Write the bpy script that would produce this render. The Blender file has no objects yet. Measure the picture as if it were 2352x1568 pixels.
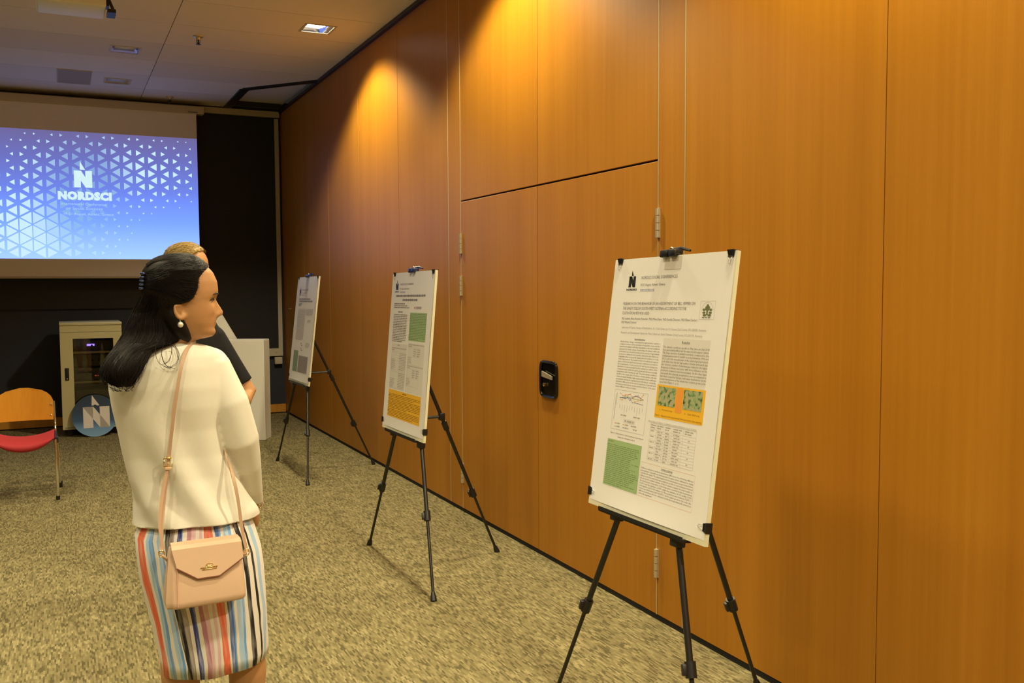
import bpy, bmesh, math, random
import numpy as np
from mathutils import Vector, Matrix

# ------------------------------------------------------------------ camera
scene = bpy.context.scene
COL = scene.collection
W_PX, H_PX = 2352.0, 1568.0
F_PX, YAW, PITCH, ROLL, CAM_H = 2151.27, 0.449278, 0.0620326, -0.00549614, 1.52
fwd = np.array([math.sin(YAW)*math.cos(PITCH), math.cos(YAW)*math.cos(PITCH), -math.sin(PITCH)])
right0 = np.array([math.cos(YAW), -math.sin(YAW), 0.0])
up0 = np.cross(right0, fwd)
RGT = right0*math.cos(ROLL) + up0*math.sin(ROLL)
UPV = np.cross(RGT, fwd)
CAM = np.array([0.0, 0.0, CAM_H])
cam_data = bpy.data.cameras.new('camera')
cam_data.sensor_width = 36.0
cam_data.lens = F_PX / W_PX * 36.0
cam_data.clip_start = 0.05
cam_obj = bpy.data.objects.new('camera', cam_data)
COL.objects.link(cam_obj)
m = Matrix.Identity(4)
for i in range(3):
    m[i][0], m[i][1], m[i][2], m[i][3] = RGT[i], UPV[i], -fwd[i], CAM[i]
cam_obj.matrix_world = m
scene.camera = cam_obj

# ------------------------------------------------------------------ world / exposure
world = bpy.data.worlds.new('world')
scene.world = world
world.use_nodes = True
world.node_tree.nodes['Background'].inputs[0].default_value = (0.9, 0.8, 0.6, 1)
world.node_tree.nodes['Background'].inputs[1].default_value = 0.02
scene.view_settings.view_transform = 'Standard'
scene.view_settings.look = 'None'
scene.view_settings.gamma = 1.0
scene.view_settings.use_curve_mapping = False
scene.view_settings.exposure = -0.12
LAMP_COL = (1.0, 0.87, 0.56)
P_WASH, P_DOWN = 290.0, 150.0          # watts per wall washer / per downlight


def ray(x, y):
    return fwd + RGT*(x-W_PX/2)/F_PX - UPV*(y-H_PX/2)/F_PX


def on_z(x, y, z=0.0):
    d = ray(x, y)
    return CAM + d*((z-CAM_H)/d[2])


def on_x(x, y, X):
    d = ray(x, y)
    return CAM + d*(X/d[0])


def on_y(x, y, Y):
    d = ray(x, y)
    return CAM + d*(Y/d[1])


# ------------------------------------------------------------------ materials
MATS = {}


def mat(name, col, rough=0.6, metal=0.0, spec=0.5, emit=None, estr=1.0, bump=None, noise=None):
    if name in MATS:
        return MATS[name]
    m = bpy.data.materials.new(name)
    m.use_nodes = True
    nt = m.node_tree
    b = nt.nodes['Principled BSDF']
    b.inputs['Base Color'].default_value = (*col, 1)
    b.inputs['Roughness'].default_value = rough
    b.inputs['Metallic'].default_value = metal
    b.inputs['Specular IOR Level'].default_value = spec
    if emit:
        b.inputs['Emission Color'].default_value = (*emit, 1)
        b.inputs['Emission Strength'].default_value = estr
    if noise or bump:
        tc = nt.nodes.new('ShaderNodeTexCoord')
        mp = nt.nodes.new('ShaderNodeMapping')
        nt.links.new(tc.outputs['Object'], mp.inputs[0])
        no = nt.nodes.new('ShaderNodeTexNoise')
        nt.links.new(mp.outputs[0], no.inputs['Vector'])
        sc, amt = (noise or bump)
        if isinstance(sc, tuple):
            mp.inputs['Scale'].default_value = sc
            no.inputs['Scale'].default_value = 1.0
        else:
            no.inputs['Scale'].default_value = sc
        no.inputs['Detail'].default_value = 4.0
        if noise:
            rp = nt.nodes.new('ShaderNodeValToRGB')
            rp.color_ramp.elements[0].position = 0.3
            rp.color_ramp.elements[1].position = 0.7
            rp.color_ramp.elements[0].color = (*[c*(1-amt) for c in col], 1)
            rp.color_ramp.elements[1].color = (*[min(1, c*(1+amt)) for c in col], 1)
            nt.links.new(no.outputs['Fac'], rp.inputs[0])
            nt.links.new(rp.outputs[0], b.inputs['Base Color'])
        if bump:
            bp = nt.nodes.new('ShaderNodeBump')
            bp.inputs['Strength'].default_value = amt
            bp.inputs['Distance'].default_value = 0.002
            nt.links.new(no.outputs['Fac'], bp.inputs['Height'])
            nt.links.new(bp.outputs[0], b.inputs['Normal'])
    MATS[name] = m
    return m


def node(nt, kind, **kw):
    n = nt.nodes.new(kind)
    for k, v in kw.items():
        setattr(n, k, v)
    return n


def math_n(nt, op, a, b=None, c=None):
    n = nt.nodes.new('ShaderNodeMath')
    n.operation = op
    for i, v in enumerate((a, b, c)):
        if v is None:
            continue
        if isinstance(v, (int, float)):
            n.inputs[i].default_value = v
        else:
            nt.links.new(v, n.inputs[i])
    return n.outputs[0]


def wood_mat(name, c0, c1, c2, rough=0.42, spec=0.32):
    m = bpy.data.materials.new(name)
    m.use_nodes = True
    nt = m.node_tree
    b = nt.nodes['Principled BSDF']
    tc = nt.nodes.new('ShaderNodeNewGeometry')
    oi = nt.nodes.new('ShaderNodeObjectInfo')
    add = nt.nodes.new('ShaderNodeVectorMath')
    add.operation = 'ADD'
    rnd = math_n(nt, 'MULTIPLY', oi.outputs['Random'], 37.0)
    cmb = nt.nodes.new('ShaderNodeCombineXYZ')
    nt.links.new(rnd, cmb.inputs[2])
    nt.links.new(rnd, cmb.inputs[0])
    nt.links.new(tc.outputs['Position'], add.inputs[0])
    nt.links.new(cmb.outputs[0], add.inputs[1])
    outs = []
    for sc, det in (((5, 5, 0.22), 2.0), ((42, 42, 0.6), 4.0), ((190, 190, 4.0), 3.0)):
        mp = nt.nodes.new('ShaderNodeMapping')
        mp.inputs['Scale'].default_value = sc
        nt.links.new(add.outputs[0], mp.inputs[0])
        no = nt.nodes.new('ShaderNodeTexNoise')
        no.inputs['Scale'].default_value = 1.0
        no.inputs['Detail'].default_value = det
        nt.links.new(mp.outputs[0], no.inputs['Vector'])
        outs.append(no.outputs['Fac'])
    v = math_n(nt, 'MULTIPLY', outs[0], 0.45)
    v = math_n(nt, 'MULTIPLY_ADD', outs[1], 0.38, v)
    v = math_n(nt, 'MULTIPLY_ADD', outs[2], 0.17, v)
    rp = nt.nodes.new('ShaderNodeValToRGB')
    e = rp.color_ramp.elements
    e[0].position, e[0].color = 0.34, (*c0, 1)
    e[1].position, e[1].color = 0.66, (*c2, 1)
    k = e.new(0.5)
    k.color = (*c1, 1)
    nt.links.new(v, rp.inputs[0])
    nt.links.new(rp.outputs[0], b.inputs['Base Color'])
    b.inputs['Roughness'].default_value = rough
    b.inputs['Specular IOR Level'].default_value = spec
    MATS[name] = m
    return m


def carpet_mat():
    m = bpy.data.materials.new('carpet')
    m.use_nodes = True
    nt = m.node_tree
    b = nt.nodes['Principled BSDF']
    g = nt.nodes.new('ShaderNodeNewGeometry')
    sp = nt.nodes.new('ShaderNodeSeparateXYZ')
    nt.links.new(g.outputs['Position'], sp.inputs[0])
    row = math_n(nt, 'FLOOR', math_n(nt, 'DIVIDE', sp.outputs[0], 0.0066))
    w1 = node(nt, 'ShaderNodeTexWhiteNoise', noise_dimensions='1D')
    nt.links.new(row, w1.inputs['W'])
    u = math_n(nt, 'MULTIPLY_ADD', w1.outputs['Value'], 17.3, math_n(nt, 'DIVIDE', sp.outputs[1], 0.031))
    cell = math_n(nt, 'FLOOR', u)
    cb = nt.nodes.new('ShaderNodeCombineXYZ')
    nt.links.new(row, cb.inputs[0])
    nt.links.new(cell, cb.inputs[1])
    w2 = node(nt, 'ShaderNodeTexWhiteNoise', noise_dimensions='2D')
    nt.links.new(cb.outputs[0], w2.inputs['Vector'])
    # patches: low-frequency drift of the mix
    no = nt.nodes.new('ShaderNodeTexNoise')
    no.inputs['Scale'].default_value = 9.0
    no.inputs['Detail'].default_value = 3.0
    nt.links.new(g.outputs['Position'], no.inputs['Vector'])
    v = math_n(nt, 'ADD', w2.outputs['Value'], math_n(nt, 'MULTIPLY_ADD', no.outputs['Fac'], 0.7, -0.35))
    rp = nt.nodes.new('ShaderNodeValToRGB')
    rp.color_ramp.interpolation = 'LINEAR'
    e = rp.color_ramp.elements
    e[0].position, e[0].color = 0.0, (0.120, 0.101, 0.046, 1)
    e[1].position, e[1].color = 1.0, (0.375, 0.32, 0.162, 1)
    for p, c in ((0.12, (0.142, 0.12, 0.057)), (0.28, (0.203, 0.171, 0.08)), (0.5, (0.239, 0.203, 0.096)), (0.78, (0.278, 0.236, 0.116))):
        k = e.new(p)
        k.color = (*c, 1)
    nt.links.new(v, rp.inputs[0])
    n2 = nt.nodes.new('ShaderNodeTexNoise')
    n2.inputs['Scale'].default_value = 420.0
    nt.links.new(g.outputs['Position'], n2.inputs['Vector'])
    mx = node(nt, 'ShaderNodeMix', data_type='RGBA', blend_type='MULTIPLY')
    mx.inputs[0].default_value = 0.35
    nt.links.new(rp.outputs[0], mx.inputs[6])
    nt.links.new(n2.outputs['Fac'], mx.inputs[7])
    nt.links.new(mx.outputs[2], b.inputs['Base Color'])
    b.inputs['Roughness'].default_value = 0.95
    b.inputs['Specular IOR Level'].default_value = 0.1
    bp = nt.nodes.new('ShaderNodeBump')
    bp.inputs['Strength'].default_value = 0.5
    bp.inputs['Distance'].default_value = 0.004
    nt.links.new(v, bp.inputs['Height'])
    nt.links.new(bp.outputs[0], b.inputs['Normal'])
    return m


def attr_mat(name, rough=0.5, spec=0.4, emit=0.0, sss=0.0):
    """material whose colour is the per-corner colour attribute 'col'"""
    m = bpy.data.materials.new(name)
    m.use_nodes = True
    nt = m.node_tree
    b = nt.nodes['Principled BSDF']
    a = nt.nodes.new('ShaderNodeAttribute')
    a.attribute_name = 'col'
    nt.links.new(a.outputs['Color'], b.inputs['Base Color'])
    b.inputs['Roughness'].default_value = rough
    b.inputs['Specular IOR Level'].default_value = spec
    if sss:
        b.inputs['Subsurface Weight'].default_value = sss
        b.inputs['Subsurface Radius'].default_value = (0.01, 0.004, 0.002)
        b.inputs['Subsurface Scale'].default_value = 0.6
    if emit:
        b.inputs['Base Color'].default_value = (0, 0, 0, 1)
        for l in list(b.inputs['Base Color'].links):
            nt.links.remove(l)
        nt.links.new(a.outputs['Color'], b.inputs['Emission Color'])
        b.inputs['Emission Strength'].default_value = emit
    MATS[name] = m
    return m


M_WOOD = wood_mat('wood_veneer', (0.392, 0.154, 0.009), (0.436, 0.177, 0.012), (0.478, 0.200, 0.016))
M_WOOD2 = wood_mat('wood_trim', (0.50, 0.22, 0.03), (0.58, 0.27, 0.04), (0.62, 0.31, 0.055))
M_PLY = wood_mat('chair_plywood', (0.54, 0.225, 0.02), (0.60, 0.265, 0.028), (0.66, 0.30, 0.04), rough=0.28)
M_CARPET = carpet_mat()
M_CEIL = mat('ceiling_panel', (0.74, 0.70, 0.66), 0.8, noise=(300, 0.05))
M_GAP = mat('dark_gap', (0.012, 0.011, 0.01), 0.9)
M_ALU = mat('alu_strip', (0.72, 0.58, 0.30), 0.35, 0.5)
M_NAVY = mat('navy_wall', (0.024, 0.028, 0.044), 0.7, noise=(90, 0.1))
M_BLACKB = mat('blackboard', (0.008, 0.008, 0.009), 0.6)
M_BEIGE = mat('beige_metal', (0.52, 0.46, 0.33), 0.5)
M_BLACK = mat('black_plastic', (0.012, 0.012, 0.012), 0.42)
M_BLACKM = mat('black_tube', (0.014, 0.013, 0.012), 0.35)
M_BLACKG = mat('black_gloss', (0.006, 0.006, 0.006), 0.15)
M_CHROME = mat('chrome', (0.85, 0.85, 0.86), 0.08, 1.0)
M_STEEL = mat('steel', (0.66, 0.60, 0.45), 0.45, 0.75)
M_GOLD = mat('gold', (0.95, 0.72, 0.30), 0.2, 1.0)
M_PAPER = mat('poster_paper', (0.89, 0.88, 0.87), 0.42, spec=0.35, bump=(7.0, 0.12))
M_FOAM = mat('foam_core', (0.82, 0.80, 0.58), 0.6)
M_INK = mat('ink_black', (0.02, 0.02, 0.02), 0.5)
M_INKG = mat('ink_grey', (0.22, 0.20, 0.19), 0.5)
M_INKL = mat('ink_light_grey', (0.45, 0.42, 0.40), 0.5)
M_INKT = mat('ink_tint', (0.78, 0.76, 0.72), 0.5)
M_INKB = mat('ink_blue', (0.16, 0.18, 0.42), 0.5)
M_INKR = mat('ink_red', (0.65, 0.20, 0.13), 0.5)
M_GREEN = mat('ink_green', (0.37, 0.54, 0.26), 0.5)
M_GREEND = mat('ink_dark_green', (0.10, 0.20, 0.10), 0.5)
M_GREENTX = mat('ink_green_text', (0.20, 0.30, 0.12), 0.5)
M_ORANGE = mat('ink_orange', (0.92, 0.52, 0.03), 0.5)
M_ORANGE2 = mat('ink_deep_orange', (0.88, 0.36, 0.06), 0.5)
M_ORTX = mat('ink_orange_text', (0.30, 0.15, 0.01), 0.5)
M_WHITE = mat('white_board', (0.88, 0.87, 0.80), 0.5)
M_SCREEN = mat('screen_fabric', (0.80, 0.77, 0.74), 0.8)
M_RED = mat('red_fabric', (0.42, 0.022, 0.03), 0.75, bump=(500, 0.5))
M_RACK = mat('rack_paint', (0.55, 0.50, 0.28), 0.5)
M_RACKIN = mat('rack_inside', (0.07, 0.068, 0.055), 0.5)
M_JACKET = mat('cream_jacket', (0.71, 0.69, 0.60), 0.75, spec=0.25, bump=(350, 0.1))
M_BLACKCL = mat('black_cloth', (0.012, 0.012, 0.013), 0.85, spec=0.2, bump=(300, 0.4))
M_BAG = mat('pink_leather', (0.64, 0.44, 0.30), 0.45, spec=0.4, bump=(900, 0.25))
M_STRAP = mat('strap_leather', (0.52, 0.34, 0.22), 0.5)
M_BAGEDGE = mat('bag_edge', (0.22, 0.09, 0.06), 0.6)
M_SHOE = mat('black_shoe', (0.015, 0.013, 0.012), 0.3)
M_SILVER = mat('silver', (0.9, 0.9, 0.9), 0.12, 1.0)
M_PEARL = mat('pearl', (0.85, 0.82, 0.74), 0.2, 0.3)
M_CLIPBLUE = mat('blue_clip', (0.012, 0.02, 0.10), 0.3)
M_LAMP = mat('lamp_lit', (1, 1, 1), 0.5, emit=(1.0, 0.93, 0.80), estr=14.0)
M_TUBE = mat('lamp_tube_off', (0.7, 0.72, 0.8), 0.25)
M_REFL = mat('reflector', (0.86, 0.86, 0.88), 0.08, 1.0)
M_LED = mat('purple_led', (0.1, 0.05, 0.4), 0.5, emit=(0.22, 0.12, 1.0), estr=4.0)
M_LEDR = mat('red_led', (0.3, 0.02, 0.0), 0.5, emit=(1.0, 0.1, 0.03), estr=0.6)
M_GRILLE = mat('speaker_grille', (0.34, 0.29, 0.24), 0.7)
M_PROJ = mat('projector_shell', (0.72, 0.72, 0.74), 0.45)

M_PHOTO = bpy.data.materials.new('plant_photo')
M_PHOTO.use_nodes = True
_nt = M_PHOTO.node_tree
_tc = _nt.nodes.new('ShaderNodeTexCoord')
_no = _nt.nodes.new('ShaderNodeTexNoise')
_no.inputs['Scale'].default_value = 65.0
_no.inputs['Detail'].default_value = 6.0
_nt.links.new(_tc.outputs['Object'], _no.inputs['Vector'])
_rp = _nt.nodes.new('ShaderNodeValToRGB')
_e = _rp.color_ramp.elements
_e[0].position, _e[0].color = 0.33, (0.05, 0.06, 0.03, 1)
_e[1].position, _e[1].color = 0.68, (0.50, 0.41, 0.26, 1)
for _p, _c in ((0.42, (0.16, 0.26, 0.10)), (0.5, (0.33, 0.46, 0.22)), (0.57, (0.46, 0.42, 0.25))):
    _k = _e.new(_p)
    _k.color = (*_c, 1)
_nt.links.new(_no.outputs['Fac'], _rp.inputs[0])
_nt.links.new(_rp.outputs[0], _nt.nodes['Principled BSDF'].inputs['Base Color'])


def glass_mat():
    m = bpy.data.materials.new('pane_glass')
    m.use_nodes = True
    nt = m.node_tree
    nt.nodes.clear()
    o = nt.nodes.new('ShaderNodeOutputMaterial')
    t = nt.nodes.new('ShaderNodeBsdfTransparent')
    t.inputs[0].default_value = (0.86, 0.86, 0.82, 1)
    g = nt.nodes.new('ShaderNodeBsdfGlossy')
    g.inputs['Roughness'].default_value = 0.02
    fr = nt.nodes.new('ShaderNodeFresnel')
    fr.inputs[0].default_value = 1.5
    mx = nt.nodes.new('ShaderNodeMixShader')
    nt.links.new(fr.outputs[0], mx.inputs[0])
    nt.links.new(t.outputs[0], mx.inputs[1])
    nt.links.new(g.outputs[0], mx.inputs[2])
    nt.links.new(mx.outputs[0], o.inputs[0])
    return m


M_GLASS = glass_mat()

# ------------------------------------------------------------------ mesh helpers
MW = {}     # world matrix of every object made here


def nrm(v):
    v = np.array(v, float)
    return v/np.linalg.norm(v)


class MB:
    def __init__(self):
        self.v, self.f, self.c = [], [], []

    def add(self, vs, fs, col=None):
        o = len(self.v)
        self.v += [tuple(map(float, p)) for p in vs]
        self.f += [tuple(i+o for i in f) for f in fs]
        self.c += [col]*len(fs)
        return self

    def box(self, a, b, col=None):
        x0, y0, z0 = [min(p, q) for p, q in zip(a, b)]
        x1, y1, z1 = [max(p, q) for p, q in zip(a, b)]
        return self.hexa([(x0, y0, z0), (x1, y0, z0), (x1, y1, z0), (x0, y1, z0),
                          (x0, y0, z1), (x1, y0, z1), (x1, y1, z1), (x0, y1, z1)], col)

    def hexa(self, vs, col=None):
        return self.add(vs, [(0, 3, 2, 1), (4, 5, 6, 7), (0, 1, 5, 4), (1, 2, 6, 5), (2, 3, 7, 6), (3, 0, 4, 7)], col)

    def rbox(self, c, hs, ax=None, r=0.005, seg=3, col=None):
        """rounded box: centre, half sizes, axes(3x3 rows)"""
        bm = bmesh.new()
        bmesh.ops.create_cube(bm, size=2.0)
        for v in bm.verts:
            v.co = Vector((v.co.x*hs[0], v.co.y*hs[1], v.co.z*hs[2]))
        bmesh.ops.bevel(bm, geom=list(bm.edges), offset=min(r, min(hs)*0.98), segments=seg, profile=0.5, affect='EDGES')
        ax = np.eye(3) if ax is None else np.array(ax)
        bm.verts.index_update()
        vs = [np.array(c)+v.co.x*ax[0]+v.co.y*ax[1]+v.co.z*ax[2] for v in bm.verts]
        fs = [[v.index for v in f.verts] for f in bm.faces]
        bm.free()
        return self.add(vs, fs, col)

    def obox(self, c, hs, ax, col=None):
        ax = np.array(ax)
        c = np.array(c)
        vs = []
        for z in (-1, 1):
            for x, y in ((-1, -1), (1, -1), (1, 1), (-1, 1)):
                vs.append(c+x*hs[0]*ax[0]+y*hs[1]*ax[1]+z*hs[2]*ax[2])
        return self.hexa(vs, col)

    def prism(self, poly, ext, col=None):
        """poly: 3-D points (ccw seen from +ext side), extruded by vector ext"""
        n = len(poly)
        p = [np.array(q, float) for q in poly]
        vs = p+[q+np.array(ext, float) for q in p]
        fs = [tuple(range(n-1, -1, -1)), tuple(range(n, 2*n))]
        fs += [(i, (i+1) % n, n+(i+1) % n, n+i) for i in range(n)]
        return self.add(vs, fs, col)

    def poly(self, pts, col=None):
        return self.add(pts, [tuple(range(len(pts)))], col)

    def tube(self, pts, rad, n=10, cap=True, ell=None, col=None, ref=None):
        """swept tube. rad scalar or list; ell: (a,b) multipliers across frame axes"""
        P = [np.array(p, float) for p in pts]
        R = rad if hasattr(rad, '__len__') else [rad]*len(P)
        T = []
        for i in range(len(P)):
            a, b = P[max(0, i-1)], P[min(len(P)-1, i+1)]
            T.append(nrm(b-a))
        r = np.array(ref if ref is not None else ((0, 0, 1) if abs(T[0][2]) < 0.9 else (1, 0, 0)), float)
        u = nrm(np.cross(np.cross(T[0], r), T[0]))
        vs, fs = [], []
        ea, eb = ell if ell else (1, 1)
        for i, p in enumerate(P):
            u = nrm(u-T[i]*(u@T[i]))
            w = np.cross(T[i], u)
            for k in range(n):
                a = 2*math.pi*k/n
                vs.append(p+R[i]*(ea*math.cos(a)*u+eb*math.sin(a)*w))
        for i in range(len(P)-1):
            for k in range(n):
                k2 = (k+1) % n
                fs.append((i*n+k, i*n+k2, (i+1)*n+k2, (i+1)*n+k))
        if cap:
            fs.append(tuple(range(n-1, -1, -1)))
            fs.append(tuple(range((len(P)-1)*n, len(P)*n)))
        return self.add(vs, fs, col)

    def sections(self, secs, cap=True, col=None):
        """list of rings with equal count"""
        n = len(secs[0])
        vs = [p for s in secs for p in s]
        fs = []
        for i in range(len(secs)-1):
            for k in range(n):
                k2 = (k+1) % n
                fs.append((i*n+k, i*n+k2, (i+1)*n+k2, (i+1)*n+k))
        if cap:
            fs.append(tuple(range(n-1, -1, -1)))
            fs.append(tuple(range((len(secs)-1)*n, len(secs)*n)))
        return self.add(vs, fs, col)

    def lathe(self, prof, c, axis=(0, 0, 1), n=20, col=None):
        """profile [(r, h)] about axis through c"""
        ax = nrm(axis)
        u = nrm(np.cross(ax, (1, 0, 0) if abs(ax[0]) < 0.9 else (0, 1, 0)))
        w = np.cross(ax, u)
        c = np.array(c, float)
        secs = [[c+ax*h+max(r, 1e-5)*(math.cos(2*math.pi*k/n)*u+math.sin(2*math.pi*k/n)*w) for k in range(n)] for r, h in prof]
        return self.sections(secs, True, col)

    def sphere(self, c, r, n=14, m=9, sc=(1, 1, 1), ax=None, col=None):
        ax = np.eye(3) if ax is None else np.array(ax)
        secs = []
        for i in range(m+1):
            ph = math.pi*(i+0.02)/(m+0.04)
            secs.append([np.array(c)+r*(sc[0]*math.sin(ph)*math.cos(2*math.pi*k/n)*ax[0]
                                        + sc[1]*math.sin(ph)*math.sin(2*math.pi*k/n)*ax[1]
                                        - sc[2]*math.cos(ph)*ax[2]) for k in range(n)])
        return self.sections(secs, True, col)

    def build(self, name, material, parent=None, smooth=False, kind=None, auto=None):
        me = bpy.data.meshes.new(name)
        V = np.array(self.v)
        o = bpy.data.objects.new(name, me)
        if parent is not None:
            inv = np.array(MW[parent.name].inverted())
            V = V@inv[:3, :3].T+inv[:3, 3]
            o.parent = parent
            MW[o.name] = MW[parent.name]
        else:
            lo, hi = V.min(0), V.max(0)
            base = np.array([(lo[0]+hi[0])/2, (lo[1]+hi[1])/2, lo[2]])
            V = V-base
            o.location = base
            MW[o.name] = Matrix.Translation(base)
        me.from_pydata(V.tolist(), [], self.f)
        if any(c is not None for c in self.c):
            at = me.color_attributes.new('col', 'FLOAT_COLOR', 'CORNER')
            i = 0
            for p, c in zip(me.polygons, self.c):
                for _ in p.vertices:
                    at.data[i].color = (*(c or (1, 1, 1)), 1)
                    i += 1
        bm = bmesh.new()
        bm.from_mesh(me)
        if not kind == 'print':
            bmesh.ops.recalc_face_normals(bm, faces=bm.faces)
        bm.to_mesh(me)
        bm.free()
        me.materials.append(material)
        if smooth:
            for p in me.polygons:
                p.use_smooth = True
            if auto:
                me.set_sharp_from_angle(angle=math.radians(auto))
        if kind and kind != 'print':
            o['kind'] = kind
        COL.objects.link(o)
        return o


def crom(pts, k=4):
    P_ = [np.array(p, float) for p in pts]
    out = []
    for i in range(len(P_)-1):
        p0, p1, p2, p3 = P_[max(0, i-1)], P_[i], P_[i+1], P_[min(len(P_)-1, i+2)]
        for j in range(k):
            t = j/k
            out.append(0.5*((2*p1)+(-p0+p2)*t+(2*p0-5*p1+4*p2-p3)*t*t+(-p0+3*p1-3*p2+p3)*t**3))
    out.append(P_[-1])
    return out


def tag(o, label, cat, group=None):
    o['label'] = label
    o['category'] = cat
    if group:
        o['group'] = group
    return o


def thing(name, mw, label=None, cat=None, group=None, kind=None):
    o = bpy.data.objects.new(name, None)
    o.empty_display_size = 0.1
    COL.objects.link(o)
    mw = mw if isinstance(mw, Matrix) else Matrix.Translation(mw)
    o.matrix_world = mw
    MW[o.name] = mw
    if label:
        tag(o, label, cat, group)
    if kind:
        o['kind'] = kind
    return o


def copy_tree(src, mw, parent=None):
    c = src.copy()
    COL.objects.link(c)
    if parent is None:
        c.matrix_world = mw
        MW[c.name] = mw
    else:
        c.parent = parent
        MW[c.name] = MW[parent.name]
    for ch in [o for o in COL.objects if o.parent == src]:
        copy_tree(ch, mw, c)
    return c


def struct(mb, name, material, smooth=False):
    return mb.build(name, material, None, smooth, 'structure')


def text_verts(txt, height, width=None, align='L', bold=0.0, res=2):
    """flat glyph mesh of the built-in font in x/y, capital height about 'height'"""
    cu = bpy.data.curves.new('txt', 'FONT')
    cu.body = txt
    cu.size = height/0.72
    cu.resolution_u = res
    cu.offset = bold
    cu.space_character = 1.12 if bold > 0.005 else 1.0
    ob = bpy.data.objects.new('txt', cu)
    COL.objects.link(ob)
    dg = bpy.context.evaluated_depsgraph_get()
    me = bpy.data.meshes.new_from_object(ob.evaluated_get(dg))
    V = [list(v.co) for v in me.vertices]
    Fc = [tuple(p.vertices) for p in me.polygons]
    bpy.data.objects.remove(ob)
    bpy.data.meshes.remove(me)
    bpy.data.curves.remove(cu)
    if not V:
        return [], [], 0
    A = np.array(V)
    A[:, 0] -= A[:, 0].min()
    w = A[:, 0].max()
    if width:
        A[:, 0] *= width/w
        w = width
    return A, Fc, w


def remesh(mb, name, voxel, material, parent, smooth_it=4, colour=None):
    """one continuous surface out of overlapping closed lofts"""
    me = bpy.data.meshes.new(name+'_raw')
    me.from_pydata(mb.v, [], mb.f)
    bm = bmesh.new()
    bm.from_mesh(me)
    bmesh.ops.recalc_face_normals(bm, faces=bm.faces)
    bm.to_mesh(me)
    bm.free()
    ob = bpy.data.objects.new('tmp', me)
    COL.objects.link(ob)
    r = ob.modifiers.new('r', 'REMESH')
    r.mode = 'VOXEL'
    r.voxel_size = voxel
    s = ob.modifiers.new('s', 'SMOOTH')
    s.factor = 0.5
    s.iterations = smooth_it
    dg = bpy.context.evaluated_depsgraph_get()
    out = bpy.data.meshes.new_from_object(ob.evaluated_get(dg))
    bpy.data.objects.remove(ob)
    bpy.data.meshes.remove(me)
    n = len(out.vertices)
    co = np.empty(n*3)
    out.vertices.foreach_get('co', co)
    co = co.reshape(-1, 3)
    if colour is not None:
        cols = np.ones((n, 4))
        cols[:, :3] = colour(co)
        at = out.color_attributes.new('col', 'FLOAT_COLOR', 'POINT')
        at.data.foreach_set('color', cols.ravel())
    inv = np.array(MW[parent.name].inverted())
    co2 = co@inv[:3, :3].T+inv[:3, 3]
    out.vertices.foreach_set('co', co2.ravel())
    out.polygons.foreach_set('use_smooth', np.ones(len(out.polygons), bool))
    out.materials.clear()
    out.materials.append(material)
    out.update()
    out.name = name
    o = bpy.data.objects.new(name, out)
    o.parent = parent
    MW[o.name] = MW[parent.name]
    COL.objects.link(o)
    return o


# ================================================================== ROOM
XW = 2.383            # face of the wood wall
YB = 11.15            # back wall
ZC = 3.535            # ceiling
XL, YF = -5.2, -4.0   # unseen left and rear walls

struct(MB().box((XL, YF, -0.06), (XW+0.1, YB+0.1, 0.0)), 'floor', M_CARPET)
struct(MB().box((XL-0.1, YF, 0), (XL, YB, ZC)), 'wall_left', mat('pale_wall', (0.52, 0.42, 0.28), 0.8))
struct(MB().box((XL, YF-0.1, 0), (XW+0.1, YF, ZC)), 'wall_rear', mat('pale_wall', (0.52, 0.42, 0.28), 0.8))
struct(MB().box((XL, YB, 0), (XW+0.1, YB+0.1, ZC+0.1)), 'wall_back', M_NAVY)
struct(MB().box((XL, YB-0.018, 0.014), (XW-0.003, YB, 0.108)), 'baseboard_back', M_WOOD2)

nt = M_CEIL.node_tree
_oi = nt.nodes.new('ShaderNodeObjectInfo')
_hs = nt.nodes.new('ShaderNodeHueSaturation')
_src = nt.nodes['Principled BSDF'].inputs['Base Color'].links[0].from_socket
nt.links.new(math_n(nt, 'MULTIPLY_ADD', _oi.outputs['Random'], 0.14, 0.93), _hs.inputs['Value'])
nt.links.new(_src, _hs.inputs['Color'])
nt.links.new(_hs.outputs[0], nt.nodes['Principled BSDF'].inputs['Base Color'])
# ---- ceiling: real panels with joints, openings for the lights, a corner recess
ceil = struct(MB().box((XL, YF, ZC+0.17), (XW+0.1, YB+0.1, ZC+0.25)), 'ceiling', M_GAP)
WASH = [(1.905, 7.453), (1.905, 4.77), (1.905, 2.09), (1.905, -0.59)]
OFFL = [(0.575, 8.793), (0.582, 10.153)]
DOWN = [(x, y) for x in (0.57, -0.77, -2.1) for y in (3.43, 0.75, -1.93)]+[(-0.77, 6.1), (-2.1, 6.1)]  # last two: out of view, added to brighten the screen and back
holes = WASH+OFFL+DOWN
HX, HY = 0.112, 0.118
REC = [(1.775, 10.0), (XW, 9.28)]          # slanted edge of the corner recess


def clip(poly, a, b, c):
    """keep a*x+b*y<=c"""
    out = []
    for i in range(len(poly)):
        p, q = poly[i], poly[(i+1) % len(poly)]
        dp, dq = a*p[0]+b*p[1]-c, a*q[0]+b*q[1]-c
        if dp <= 0:
            out.append(p)
        if dp*dq < 0:
            t = dp/(dp-dq)
            out.append((p[0]+t*(q[0]-p[0]), p[1]+t*(q[1]-p[1])))
    return out


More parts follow.
